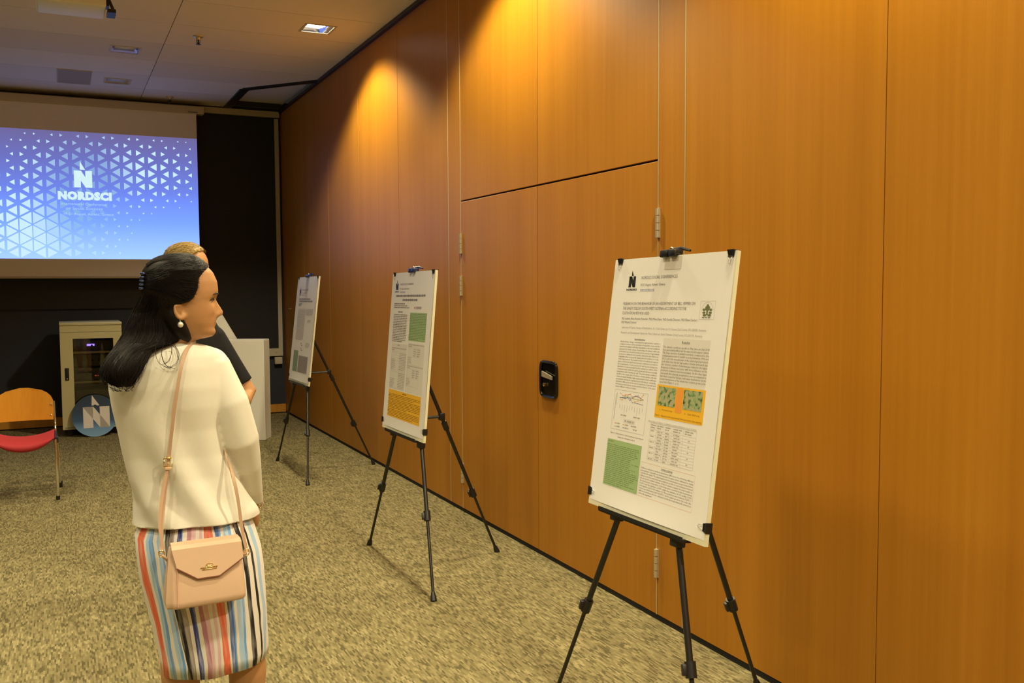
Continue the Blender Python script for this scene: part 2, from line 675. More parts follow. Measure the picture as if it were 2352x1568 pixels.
sx, sy = REC[1][0]-REC[0][0], REC[1][1]-REC[0][1]
ln = (-sy, sx)
lc = ln[0]*REC[0][0]+ln[1]*REC[0][1]     # ln.p <= lc is on the room side
xs = [XL, -3.6, -1.4, 0.855, XW]
ys = [11.12-0.668*k for k in range(23)]
ys = [YB]+ys
g = 0.003
for i in range(len(xs)-1):
    for j in range(len(ys)-1):
        x0, x1, y0, y1 = xs[i]+g, xs[i+1]-g, ys[j+1]+g, ys[j]-g
        if y1-y0 < 0.02 or y1 < YF:
            continue
        y0 = max(y0, YF)
        rects = [(x0, x1, y0, y1)]
        for hx, hy in holes:
            new = []
            for (a, b, c, d) in rects:
                if hx+HX <= a or hx-HX >= b or hy+HY <= c or hy-HY >= d:
                    new.append((a, b, c, d))
                    continue
                if hx-HX > a:
                    new.append((a, hx-HX, c, d))
                if hx+HX < b:
                    new.append((hx+HX, b, c, d))
                if hy-HY > c:
                    new.append((max(a, hx-HX), min(b, hx+HX), c, hy-HY))
                if hy+HY < d:
                    new.append((max(a, hx-HX), min(b, hx+HX), hy+HY, d))
            rects = new
        mb = MB()
        for (a, b, c, d) in rects:
            P = [(a, c), (b, c), (b, d), (a, d)]
            pieces = [clip(P, 1, 0, REC[0][0]), clip(clip(P, -1, 0, -REC[0][0]), ln[0], ln[1], lc)]
            if b <= REC[0][0] or d <= REC[1][1]:
                pieces = [P]
            for pc in pieces:
                if len(pc) >= 3:
                    mb.prism([(p[0], p[1], ZC) for p in pc], (0, 0, 0.02))
        if mb.v:
            mb.build('ceiling_panel', M_CEIL, ceil)
# recess: raised soffit with dark edge profiles
rec = MB().prism([(REC[0][0], REC[0][1], ZC+0.05), (XW, REC[1][1], ZC+0.05), (XW, YB, ZC+0.05), (REC[0][0], YB, ZC+0.05)], (0, 0, 0.02))
rec.build('recess_panel', M_CEIL, ceil)
tr = MB()
d = nrm((sx, sy, 0))
nn = np.array([-d[1], d[0], 0])
A0, A1 = np.array([*REC[0], ZC]), np.array([*REC[1], ZC])
tr.prism([A0-nn*0.02, A1-nn*0.02, A1+nn*0.045, A0+nn*0.045], (0, 0, -0.016))
tr.prism([A0-nn*0.0, A1-nn*0.0, A1+nn*0.012, A0+nn*0.012], (0, 0, 0.05))
struct(tr, 'trim_1', M_BLACK)
struct(MB().box((REC[0][0]-0.035, REC[0][1]+0.03, ZC-0.016), (REC[0][0]+0.05, YB, ZC-0.001)).box((REC[0][0]-0.004, REC[0][1]+0.03, ZC), (REC[0][0]+0.008, YB, ZC+0.05)), 'trim_2', M_BLACK)
struct(MB().box((XW-0.03, YF, ZC-0.03), (XW+0.02, YB, ZC-0.004)), 'trim_3', M_BLACK)
struct(MB().box((REC[0][0], YB-0.20, ZC-0.005), (XW-0.03, YB-0.16, ZC+0.045)), 'trim_4', M_BLACK)

# ---- wood wall: panels, strips, door leaves
wall_r = struct(MB().box((XW+0.022, YF, 0), (XW+0.1, YB, ZC)), 'wall_right', M_GAP)
ZB, ZT = 0.026, 3.505


def panel(y0, y1, z0=ZB, z1=ZT, name='panel', parent=None, gg=0.0016, mt=None):
    b = MB()
    b.rbox((XW+0.01, (y0+y1)/2, (z0+z1)/2), (0.01, (y1-y0)/2-gg, (z1-z0)/2), r=0.0012, seg=1)
    return b.build(name, mt or M_WOOD, parent or wall_r)


seams = [11.15, 10.90, 10.08, 9.03, 8.0, 6.944, 5.9225]
for a, b in zip(seams[1:], seams[:-1]):
    panel(a, b)
panel(5.7085, 5.9175)
panel(3.2625, 3.4515)
low = [3.2575, 2.198, 1.145, 0.09, -0.96, -2.0, -3.0, -4.0]
for a, b in zip(low[1:], low[:-1]):
    panel(a, b)
panel(4.606, 5.7035, 2.061, ZT)      # transoms
panel(3.4565, 4.606, 2.061, ZT)
for y in (5.920, 5.706, 3.454, 3.260):
    MB().box((XW-0.0015, y-0.0026, ZB), (XW+0.02, y+0.0026, ZT)).build('edge_strip', M_ALU, wall_r)
for y in (8.0, 6.944, 4.606, 2.198):
    MB().box((XW+0.006, y-0.0012, ZB), (XW+0.02, y+0.0012, ZT if y != 4.606 else 2.0)).build('joint_strip', mat('joint_brown', (0.22, 0.12, 0.04), 0.6), wall_r)
MB().box((XW+0.003, YF, 0.0), (XW+0.02, YB, 0.024)).build('floor_seal', M_GAP, wall_r)

door = thing('door_1', (XW, 4.58, 0), kind='structure')
DT = 2.051
leafL = panel(4.614, 5.7035, ZB, DT, 'door_leaf', door)
leafR = panel(3.4565, 4.612, ZB, DT, 'door_leaf', door)
MB().box((XW+0.004, 4.611, ZB), (XW+0.0195, 4.6155, DT)).build('meeting_strip', M_ALU, door)
MB().box((XW+0.012, 3.46, DT+0.001), (XW+0.02, 5.70, 2.060)).build('head_gap', M_GAP, door)


def hinge(y, zc, h, leaf):
    b = MB()
    k = 4
    for i in range(k):
        z0 = zc-h/2+h*i/k
        b.tube([(XW-0.008, y, z0+0.0015), (XW-0.008, y, z0+h/k-0.0015)], 0.0095, n=12)
    b.box((XW-0.004, y-0.012, zc-h/2), (XW-0.0002, y+0.012, zc+h/2))
    b.build('hinge', M_STEEL, leaf, smooth=True, auto=40)


for zz in (1.781, 1.506, 0.262):
    hinge(5.698, zz, 0.132, leafL)
    if zz != 1.506:
        hinge(3.449, zz, 0.130, leafR)
# recessed handle plate with lever and key cylinder
hp = MB()
yc, zc = 4.474, 0.998
rim = []
for k in range(48):
    a = 2*math.pi*k/48
    ca, sa = math.cos(a), math.sin(a)
    rim.append(np.array((XW-0.0075, yc+0.092*math.copysign(abs(ca)**0.32, ca), zc+0.095*math.copysign(abs(sa)**0.32, sa))))
hp.prism([p+np.array((0.0055, 0, 0)) for p in rim], (0.0015, 0, 0))
hp.tube(rim+[rim[0]], 0.0082, n=8, cap=False)
plate = hp.build('handle_plate', M_BLACKG, leafR, smooth=True, auto=40)
lv = MB()
lv.hexa([(XW-0.017, yc+0.064, zc+0.012), (XW-0.017, yc-0.050, zc+0.002), (XW-0.009, yc-0.050, zc+0.002), (XW-0.009, yc+0.064, zc+0.012),
         (XW-0.017, yc+0.064, zc+0.042), (XW-0.017, yc-0.050, zc+0.021), (XW-0.009, yc-0.050, zc+0.021), (XW-0.009, yc+0.064, zc+0.042)])
lv.tube([(XW-0.001, yc+0.050, zc+0.027), (XW-0.012, yc+0.050, zc+0.027)], 0.010, n=12)
kc = MB().lathe([(0.010, 0), (0.010, 0.010), (0.006, 0.012)], (XW-0.004, yc+0.045, zc-0.032), (-1, 0, 0))
lever = lv.build('lever', M_STEEL, leafR, smooth=True, auto=30)
kc.build('key_cylinder', M_GOLD, leafR, smooth=True, auto=40)
# small hook on the wall beside the far poster
tag(MB().lathe([(0.010, 0), (0.009, 0.004), (0.004, 0.006), (0.004, 0.022), (0.008, 0.024), (0.006, 0.030)], (XW, 10.76, 1.242), (-1, 0, 0)).build('wall_hook', M_SILVER, smooth=True, auto=40), 'tiny silver wall hook on the dark wood wall beside the corner', 'hook')

# ---- lights in the ceiling


def fixture(x, y, lit, label, group):
    t = thing('ceiling_light', (x, y, ZC), label, 'light', group)
    f = MB()
    o, w, zz = 0.012, 0.0, ZC
    for (a, b, c, d) in ((-HX-o, HX+o, -HY-o, -HY+0.006), (-HX-o, HX+o, HY-0.006, HY+o), (-HX-o, -HX+0.006, -HY+0.006, HY-0.006), (HX-0.006, HX+o, -HY+0.006, HY-0.006)):
        f.box((x+a, y+b if False else y+c, zz-0.004), (x+b, y+d, zz+0.001))
    f.build('frame', M_BEIGE, t)
    r = MB()
    D = 0.11
    a, b = HX-0.004, HY-0.004
    a2, b2 = a*0.62, b*0.9
    B0 = [(x-a, y-b, zz), (x+a, y-b, zz), (x+a, y+b, zz), (x-a, y+b, zz)]
    B1 = [(x-a2, y-b2, zz+D), (x+a2, y-b2, zz+D), (x+a2, y+b2, zz+D), (x-a2, y+b2, zz+D)]
    r.add(B0+B1, [(0, 1, 5, 4), (1, 2, 6, 5), (2, 3, 7, 6), (3, 0, 4, 7), (4, 5, 6, 7)])
    r.build('reflector', M_REFL, t)
    for k in (-1, 1):
        MB().tube([(x-a*0.75, y+k*b*0.38, zz+D*(0.55 if lit else 0.30)), (x+a*0.75, y+k*b*0.38, zz+D*(0.55 if lit else 0.30))], 0.016, n=10).build('lamp_tube', M_LAMP if lit else M_TUBE, t, smooth=True)
    return t


def spot(x, y, power, half, blend, radius=0.07, smooth=0.0):
    l = bpy.data.lights.new('lamp', 'SPOT')
    l.energy = power
    l.color = LAMP_COL
    l.spot_size = math.radians(half*2)
    l.spot_blend = blend
    l.shadow_soft_size = radius
    if smooth:
        l.use_nodes = True
        lt = l.node_tree
        fo = lt.nodes.new('ShaderNodeLightFalloff')
        fo.inputs['Strength'].default_value = 1.0
        fo.inputs['Smooth'].default_value = smooth
        lt.links.new(fo.outputs['Quadratic'], lt.nodes['Emission'].inputs['Strength'])
    o = bpy.data.objects.new('lamp', l)
    o.location = (x, y, ZC-0.012)
    COL.objects.link(o)


for x, y in WASH:
    fixture(x, y, True, 'lit square ceiling downlight above the wood wall between two posters' if y > 7 else 'lit square ceiling downlight close to the wood wall near the door', 'lit lights along the wood wall')
    spot(x, y, P_WASH, 66, 0.38, 0.07, 0.55)
for k, (x, y) in enumerate(OFFL):
    fixture(x, y, False, ['switched-off square downlight halfway between projector and screen', 'switched-off square downlight nearest the projection screen'][k], 'switched-off lights before the screen')
for x, y in DOWN:
    fixture(x, y, True, 'lit square ceiling downlight over the open carpet, out of view', 'lit lights over the open floor')
    spot(x, y, P_DOWN, 64, 0.85, 0.1)

# speaker grille, sprinklers, projector
sg = thing('ceiling_speaker', (0.195, 10.115, ZC), 'square grey speaker grille flush in the ceiling', 'speaker')
MB().box((0.05, 9.80, ZC-0.004), (0.34, 10.43, ZC+0.002)).build('grille', M_GRILLE, sg)
fr = MB()
for a, b in (((0.045, 9.795), (0.05, 10.435)), ((0.34, 9.795), (0.345, 10.435)), ((0.05, 9.795), (0.34, 9.80)), ((0.05, 10.43), (0.34, 10.435))):
    fr.box((*a, ZC-0.006), (*b, ZC+0.001))
fr.build('frame', M_BEIGE, sg)
for k, (x, y) in enumerate(((1.08, 8.074), (1.132, 10.758))):
    s = thing('sprinkler', (x, y, ZC), ['dark sprinkler head on the ceiling near the lit wall light', 'dark sprinkler head on the ceiling in front of the screen case'][k], 'sprinkler', 'ceiling sprinklers')
    MB().lathe([(0.040, 0), (0.038, -0.008), (0.018, -0.014), (0.013, -0.03)], (x, y, ZC), n=18).build('escutcheon', M_STEEL, s, True, auto=40)
    b = MB().lathe([(0.006, -0.028), (0.006, -0.062), (0.020, -0.064), (0.020, -0.067), (0.004, -0.069)], (x, y, ZC), n=16)
    b.tube([(x-0.012, y, ZC-0.03), (x-0.014, y, ZC-0.048), (x-0.004, y, ZC-0.062)], 0.0025, n=6)
    b.tube([(x+0.012, y, ZC-0.03), (x+0.014, y, ZC-0.048), (x+0.004, y, ZC-0.062)], 0.0025, n=6)
    b.build('head', M_BLACK, s, True, auto=40)
pj = thing('projector', (0.112, 6.03, ZC), 'white projector hanging from the ceiling on a pole', 'projector')
MB().rbox((0.112, 6.035, 3.175), (0.180, 0.145, 0.075), r=0.012).build('body', M_PROJ, pj, True, auto=40)
MB().tube([(0.112, 6.03, 3.25), (0.112, 6.03, ZC)], 0.02, n=14).lathe([(0.06, 0), (0.06, -0.01)], (0.112, 6.03, ZC)).build('pole', M_PROJ, pj, True, auto=40)
MB().lathe([(0.045, 0), (0.045, 0.03), (0.034, 0.035), (0.034, 0.02)], (0.18, 6.178, 3.175), (0, 1, 0)).build('lens', M_BLACKG, pj, True, auto=40)
br = MB().box((0.292, 5.98, 3.13), (0.312, 6.06, 3.20)).box((0.30, 5.94, 3.085), (0.345, 6.07, 3.105)).tube([(0.305, 6.0, 3.19), (0.335, 5.97, 3.10)], 0.009, n=8).tube([(0.31, 6.05, 3.2), (0.345, 6.06, 3.1)], 0.007, n=8)
br.build('bracket', M_BLACK, pj)

# ---- front of the room: blackboard, beam, screen
for (x0, x1, z0, lb, fr_) in ((0.95, 2.352, 0.683, 'tall black chalkboard in a pale metal frame beside the wood wall', True), (-3.4, 0.93, 1.27, 'black sliding chalkboard hanging higher behind the projection screen', False)):
    bb = thing('blackboard', ((x0+x1)/2, YB, z0), lb, 'blackboard')
    fm = M_BEIGE if fr_ else M_BLACKB
    zlo = z0+(0.089 if fr_ else 0.03)
    MB().box((x0+0.03, YB-0.03, zlo), (x1-0.04, YB-0.001, 3.44)).build('board_surface', M_BLACKB, bb)
    MB().box((x1-0.046, YB-0.05, z0), (x1, YB-0.001, 3.437)).build('frame_post', fm, bb)
    MB().box((x0, YB-0.05, z0), (x0+0.03, YB-0.001, 3.437)).build('frame_post', fm, bb)
    MB().box((x0+0.03, YB-(0.055 if fr_ else 0.031), z0), (x1-0.047, YB-0.001, zlo)).build('chalk_rail', fm, bb)
    if fr_:
        MB().tube([(2.275, YB-0.059, 0.728), (2.275, YB-0.05, 0.728)], 0.008, n=10).build('screw', M_STEEL, bb)
tag(MB().rbox((2.298, YB-0.035, 0.628), (0.044, 0.034, 0.042), r=0.006).build('socket_box', M_BEIGE, None, True, auto=40), 'small beige socket box just under the chalkboard rail', 'socket')
struct(MB().box((XL, YB-0.06, 3.452), (2.362, YB-0.001, 3.518)), 'trim_5', M_BEIGE)

YS = 10.90
sc = thing('projection_screen', (0.27, YS, 1.6), 'large pull-down projection screen showing a blue conference slide', 'screen')
SX0, SX1 = -0.89, 1.416
zt = on_y(460, 262, YS-0.015)[2]
MB().rbox((0.275, YS+0.045, zt+0.042), (1.225, 0.06, 0.042), r=0.01).build('screen_case', M_BEIGE, sc, True, auto=40)
MB().box((1.33, YS-0.0165, zt+0.012), (1.43, YS-0.0152, zt+0.02)).build('case_badge', M_BLACK, sc)
for bx_ in (-0.6, 1.15):
    MB().box((bx_-0.02, YS+0.10, zt+0.03), (bx_+0.02, YB-0.0605, zt+0.07)).build('wall_bracket', M_BEIGE, sc)
zbot = on_y(200, 638.5, YS)[2]
MB().box((SX0, YS-0.001, zbot+0.01), (SX1, YS+0.001, zt)).build('screen_fabric', M_SCREEN, sc)
MB().tube([(SX0, YS, zbot+0.008), (SX1, YS, zbot+0.008)], 0.012, n=10).build('bottom_bar', M_BEIGE, sc, True, auto=40)
# the slide: gradient field, triangle lattice and lettering
zs0, zs1 = on_y(300, 595, YS)[2], on_y(300, 310, YS)[2]
sl = bpy.data.materials.new('slide_gradient')
sl.use_nodes = True
nt = sl.node_tree
b = nt.nodes['Principled BSDF']
b.inputs['Base Color'].default_value = (0.02, 0.02, 0.02, 1)
gm = nt.nodes.new('ShaderNodeNewGeometry')
sp = nt.nodes.new('ShaderNodeSeparateXYZ')
nt.links.new(gm.outputs['Position'], sp.inputs[0])
fz = math_n(nt, 'DIVIDE', math_n(nt, 'SUBTRACT', sp.outputs[2], zs0), zs1-zs0)
rp = nt.nodes.new('ShaderNodeValToRGB')
e = rp.color_ramp.elements
e[0].position, e[0].color = 0.0, (0.22, 0.37, 0.85, 1)
e[1].position, e[1].color = 1.0, (0.085, 0.075, 0.19, 1)
for p, c in ((0.3, (0.11, 0.215, 0.72)), (0.55, (0.085, 0.13, 0.46)), (0.8, (0.08, 0.09, 0.29))):
    k = e.new(p)
    k.color = (*c, 1)
nt.links.new(fz, rp.inputs[0])
nt.links.new(rp.outputs[0], b.inputs['Emission Color'])
b.inputs['Emission Strength'].default_value = 2.0
slide = MB().poly([(SX0, YS-0.002, zs0), (SX1, YS-0.002, zs0), (SX1, YS-0.002, zs1), (SX0, YS-0.002, zs1)]).build('slide', sl, sc, kind='print')
M_SLW = attr_mat('slide_marks', emit=1.0)
tri = MB()
PX = 0.2475
a_ = PX/math.sqrt(3)
x_ref, z_ref = on_y(190.0, 345.0, YS)[0], on_y(190.0, 345.0, YS)[2]
cx0, cz0 = 0.275, 2.52
for i in range(-8, 10):
    for j in range(-14, 26):
        X0 = x_ref+i*PX/2
        Z0 = z_ref-(j*a_+(0.5*a_ if i % 2 else 0))
        for s in (-1, 1):
            cx = X0+s*a_*math.sqrt(3)/6*1.0
            # centroids of the two triangles that share a vertical edge gap
            p = (cx-SX0)/(SX1-SX0)
            q = (zs1-Z0)/(zs1-zs0)
            if not (0.0 < p < 1.0 and 0.0 < q < 1.0):
                continue
            f = 0.93*math.exp(-((p-0.30)**2/0.075+(q-0.80)**2/0.12))+0.52*math.exp(-((p-0.76)**2/0.085+(q-0.30)**2/0.06))+0.36*math.exp(-((p-0.42)**2/0.07+(q-0.25)**2/0.06))
            f = min(f, 0.88)
            if p > 0.5:
                f *= max(0, min(1, (1.60-p-0.66*q)/0.35))
            if f < 0.10:
                continue
            r = f*a_*math.sqrt(3)/3
            dd = math.hypot((cx-cx0)/0.30, (Z0-cz0)/0.42)
            k = min(1.0, max(0.20, (dd-0.55)*0.7))
            t = q
            base = np.array((0.16, 0.22+0.25*t, 0.6+0.4*t))
            colr = base*(1-k)+np.array((0.66, 0.94, 1.15))*k
            pts = []
            for ang in (0, 120, 240):
                aa = math.radians(ang+(0 if s > 0 else 180))
                pts.append((cx+r*math.cos(aa), YS-0.003, Z0+r*math.sin(aa)))
            if max(p_[2] for p_ in pts) > zs1 or min(p_[2] for p_ in pts) < zs0 or max(p_[0] for p_ in pts) > SX1:
                continue
            tri.poly(pts, tuple(colr))
tri.build('triangle_pattern', M_SLW, slide, kind='print')['kind'] = 'stuff'


def n_logo(mb, org, ux, uz, w, h, col=None, circ=None):
    """block N with a compass needle on its diagonal. org: lower left."""
    o = np.array(org, float)
    ux, uz = np.array(ux, float), np.array(uz, float)
    P = lambda a, b_: o+ux*a*w+uz*b_*h
    for q in ([(0, 0), (0.37, 0), (0.37, 1), (0, 1)], [(0.63, 0), (1, 0), (1, 1), (0.63, 1)], [(0.0, 1.0), (0.63, 0.0), (1.0, 0.0), (0.40, 1.0)]):
        mb.poly([P(*c) for c in q], col)
    mb.poly([P(0.33, 1.06), P(0.63, 1.05), P(0.35, 1.55)], col)
    if circ is not None:
        nrm_ = np.cross(ux, uz)*0.0012
        circ.poly([P(0.46+0.07*math.cos(2*math.pi*k/16)*1.0, 1.02+0.07*math.sin(2*math.pi*k/16)*w/h) + nrm_ for k in range(16)])


lg = MB()
LTX = [MB() for _ in range(4)]
LC = (0.72, 0.97, 1.0)
pN = on_y(170.5, 430, YS)
pN2 = on_y(211, 393, YS)
n_logo(lg, (pN[0], YS-0.004, pN[2]), (1, 0, 0), (0, 0, 1), pN2[0]-pN[0], pN2[2]-pN[2], LC)


def put_text(mb, txt, org, ux, uz, h, width=None, bold=0.0, align='L', col=None, res=2):
    A, Fc, w = text_verts(txt, h, width, bold=bold, res=res)
    if not len(A):
        return
    off = {'L': 0, 'C': -w/2, 'R': -w}[align]
    o, ux, uz = np.array(org, float), np.array(ux, float), np.array(uz, float)
    mb.add([o+ux*(p[0]+off)+uz*p[1] for p in A], Fc, col)


def scr(x, y, dy=0.004):
    p = on_y(x, y, YS)
    return (p[0], YS-dy, p[2])


a, b_ = scr(133, 456), scr(257, 457)
put_text(LTX[0], 'NORDSCI', a, (1, 0, 0), (0, 0, 1), 0.076, b_[0]-a[0], bold=0.0085, col=LC)
a, b_ = scr(140, 470), scr(244, 470)
put_text(LTX[1], 'International Conference', a, (1, 0, 0), (0, 0, 1), 0.028, b_[0]-a[0], col=(0.45, 0.74, 1.0))
a, b_ = scr(151, 480.5), scr(236, 480.5)
put_text(LTX[2], 'on Social Sciences', a, (1, 0, 0), (0, 0, 1), 0.028, b_[0]-a[0], col=(0.45, 0.74, 1.0))
a, b_ = scr(147, 493), scr(261, 493)
put_text(LTX[3], '19-21 August, Athens, Greece', a, (1, 0, 0), (0, 0, 1), 0.026, b_[0]-a[0], col=(0.50, 0.78, 1.0))
lg.build('slide_emblem', M_SLW, slide, kind='print')
for q_ in LTX:
    q_.build('slide_text', M_SLW, slide, kind='print')

# ================================================================== POSTERS ON EASELS


def board_axes(yaw, lean, roll):
    wd = np.array([math.sin(yaw), -math.cos(yaw), 0])
    back = np.array([math.cos(yaw), math.sin(yaw), 0])
    ud = np.array([0, 0, 1])*math.cos(lean)+back*math.sin(lean)
    w2 = wd*math.cos(roll)+ud*math.sin(roll)
    u2 = nrm(np.cross(w2, np.cross(ud, w2)))
    return w2, u2, np.cross(w2, u2)


def binder_clip(t, P, u, v, edge):
    """edge: 'top','left','right' ; P maps (u,v,n) to world"""
    b = MB()
    h = MB()
    if edge == 'top':
        prof = lambda w_, vv, n_: P(u+w_, vv, n_)
        b.hexa([P(u-0.016, -0.003, 0.007), P(u+0.016, -0.003, 0.007), P(u+0.016, -0.003, -0.020), P(u-0.016, -0.003, -0.020),
                P(u-0.013, 0.017, 0.0015), P(u+0.013, 0.017, 0.0015), P(u+0.013, 0.017, -0.0145), P(u-0.013, 0.017, -0.0145)])
        b.tube([P(u-0.013, 0.017, 0.002), P(u+0.013, 0.017, 0.002)], 0.0022, n=8)
        h.tube([P(u-0.008, 0.017, 0.004), P(u-0.005, 0.030, 0.004), P(u-0.005, 0.036, 0.004), P(u, 0.040, 0.004), P(u+0.005, 0.036, 0.004), P(u+0.005, 0.030, 0.004), P(u+0.008, 0.017, 0.004)], 0.0010, n=6)
    else:
        s = 1 if edge == 'left' else -1
        e0, e1 = u-s*0.003, u+s*0.014
        b.hexa([P(e0, v-0.016, 0.006), P(e0, v+0.016, 0.006), P(e0, v+0.016, -0.018), P(e0, v-0.016, -0.018),
                P(e1, v-0.012, 0.0015), P(e1, v+0.012, 0.0015), P(e1, v+0.012, -0.0145), P(e1, v-0.012, -0.0145)])
        b.tube([P(e1, v-0.012, 0.002), P(e1, v+0.012, 0.002)], 0.0022, n=8)
        h.tube([P(e1, v-0.008, 0.004), P(e1+s*0.013, v-0.005, 0.004), P(e1+s*0.020, v-0.006, 0.004), P(e1+s*0.024, v, 0.004), P(e1+s*0.020, v+0.006, 0.004), P(e1+s*0.013, v+0.005, 0.004), P(e1, v+0.008, 0.004)], 0.0010, n=6)
    o = b.build('binder_clip', M_BLACK, t)
    h.build('wire_handle', M_SILVER, o, True)


def pseudo(mb, P, u0, u1, v0, v1, lines, fill=0.55, seed=1, last=0.6, n_=0.0009, ragged=False):
    """rows of word-shaped dashes where the print is too small to read"""
    rnd = random.Random(seed)
    pitch = (v1-v0)/lines
    for i in range(lines):
        end = u1 if i < lines-1 else u0+(u1-u0)*last
        if ragged and i < lines-1:
            end = u0+(u1-u0)*rnd.uniform(0.75, 1.0)
        x = u0
        y0 = v0+i*pitch+pitch*(1-fill)/2
        while x < end-0.004:
            w = min(rnd.uniform(0.006, 0.030), end-x)
            mb.poly([P(x, y0+pitch*fill, n_), P(x+w, y0+pitch*fill, n_), P(x+w, y0, n_), P(x, y0, n_)])
            x += w+0.0045


def rect(mb, P, u0, v0, u1, v1, n_=0.0005):
    mb.poly([P(u0, v1, n_), P(u1, v1, n_), P(u1, v0, n_), P(u0, v0, n_)])


def outline(mb, P, u0, v0, u1, v1, w=0.0009, n_=0.0009):
    rect(mb, P, u0, v0, u1, v0+w, n_)
    rect(mb, P, u0, v1-w, u1, v1, n_)
    rect(mb, P, u0, v0+w, u0+w, v1-w, n_)
    rect(mb, P, u1-w, v0+w, u1, v1-w, n_)


def header(t, P, u, ux, up, un, du=0.0, dv=0.0, sc_=1.0):
    k = MB()
    kg = MB()
    kb = MB()
    white = MB()
    n_logo(k, P(0.107+du, 0.101+dv, 0.0009), ux, up, 0.042, 0.038, None, white)
    put_text(k, 'NORDSCI', P(0.096+du, 0.1125+dv, 0.0009), ux, up, 0.0062, 0.065, bold=0.0004)
    put_text(kg, 'NORDSCI SOCIAL CONFERENCES', P(0.184+du, 0.074+dv, 0.0009), ux, up, 0.0105, 0.212)
    put_text(kg, '19-21 August, Athens, Greece', P(0.184+du, 0.098+dv, 0.0009), ux, up, 0.0092, 0.146)
    put_text(kb, 'www.nordsci.org', P(0.184+du, 0.114+dv, 0.0009), ux, up, 0.0085, 0.085)
    rect(kb, P, 0.184+du, 0.1155+dv, 0.269+du, 0.1162+dv, 0.0009)
    k.build('emblem', M_INK, t, kind='print')
    kg.build('heading_text', M_INKG, t, kind='print')
    kb.build('link_text', M_INKB, t, kind='print')


def poster(c, yaw, lean, roll, w, h, label, group, prints):
    ux, up, un = board_axes(yaw, lean, roll)
    mw = Matrix.Identity(4)
    for i in range(3):
        mw[i][0], mw[i][1], mw[i][2], mw[i][3] = ux[i], up[i], un[i], c[i]
    t = thing('poster_board', mw, label, 'poster board', group)
    c = np.array(c, float)

    def P(u, v, n=0.0):
        return c+ux*(u-w/2)+up*(h-v)+un*n
    b = MB()
    b.hexa([P(0, h, -0.0125), P(w, h, -0.0125), P(w, h, 0), P(0, h, 0), P(0, 0, -0.0125), P(w, 0, -0.0125), P(w, 0, 0), P(0, 0, 0)])
    b.build('foam_board', M_FOAM, t)
    # sheet: slightly bowed paper
    s = MB()
    nu, nv = 14, 18
    vs, fs = [], []
    for j in range(nv+1):
        for i in range(nu+1):
            uu, vv = 0.003+(w-0.008)*i/nu, 0.001+(h-0.018)*j/nv
            bow = 0.0
            if uu > w*0.90:
                bow += 0.0022*math.sin(math.pi*min(1, max(0, (vv-0.06)/(h-0.2))))*((uu/w-0.90)/0.1)
            if vv > h*0.94:
                bow += 0.004*((vv/h-0.94)/0.04)*math.sin(math.pi*i/nu)
            vs.append(P(uu, vv, 0.0003+bow))
    for j in range(nv):
        for i in range(nu):
            a0 = j*(nu+1)+i
            fs.append((a0, a0+nu+1, a0+nu+2, a0+1))
    s.add(vs, fs)
    sheet = s.build('poster_sheet', M_PAPER, t, True, kind='print')
    prints(sheet, P, ux, up, un)
    for (u, v, ed) in ((0.038, 0, 'top'), (w-0.026, 0, 'top'), (0, h-0.045, 'left'), (w, h-0.055, 'right')):
        binder_clip(t, P, u, v, ed)
    return t, P


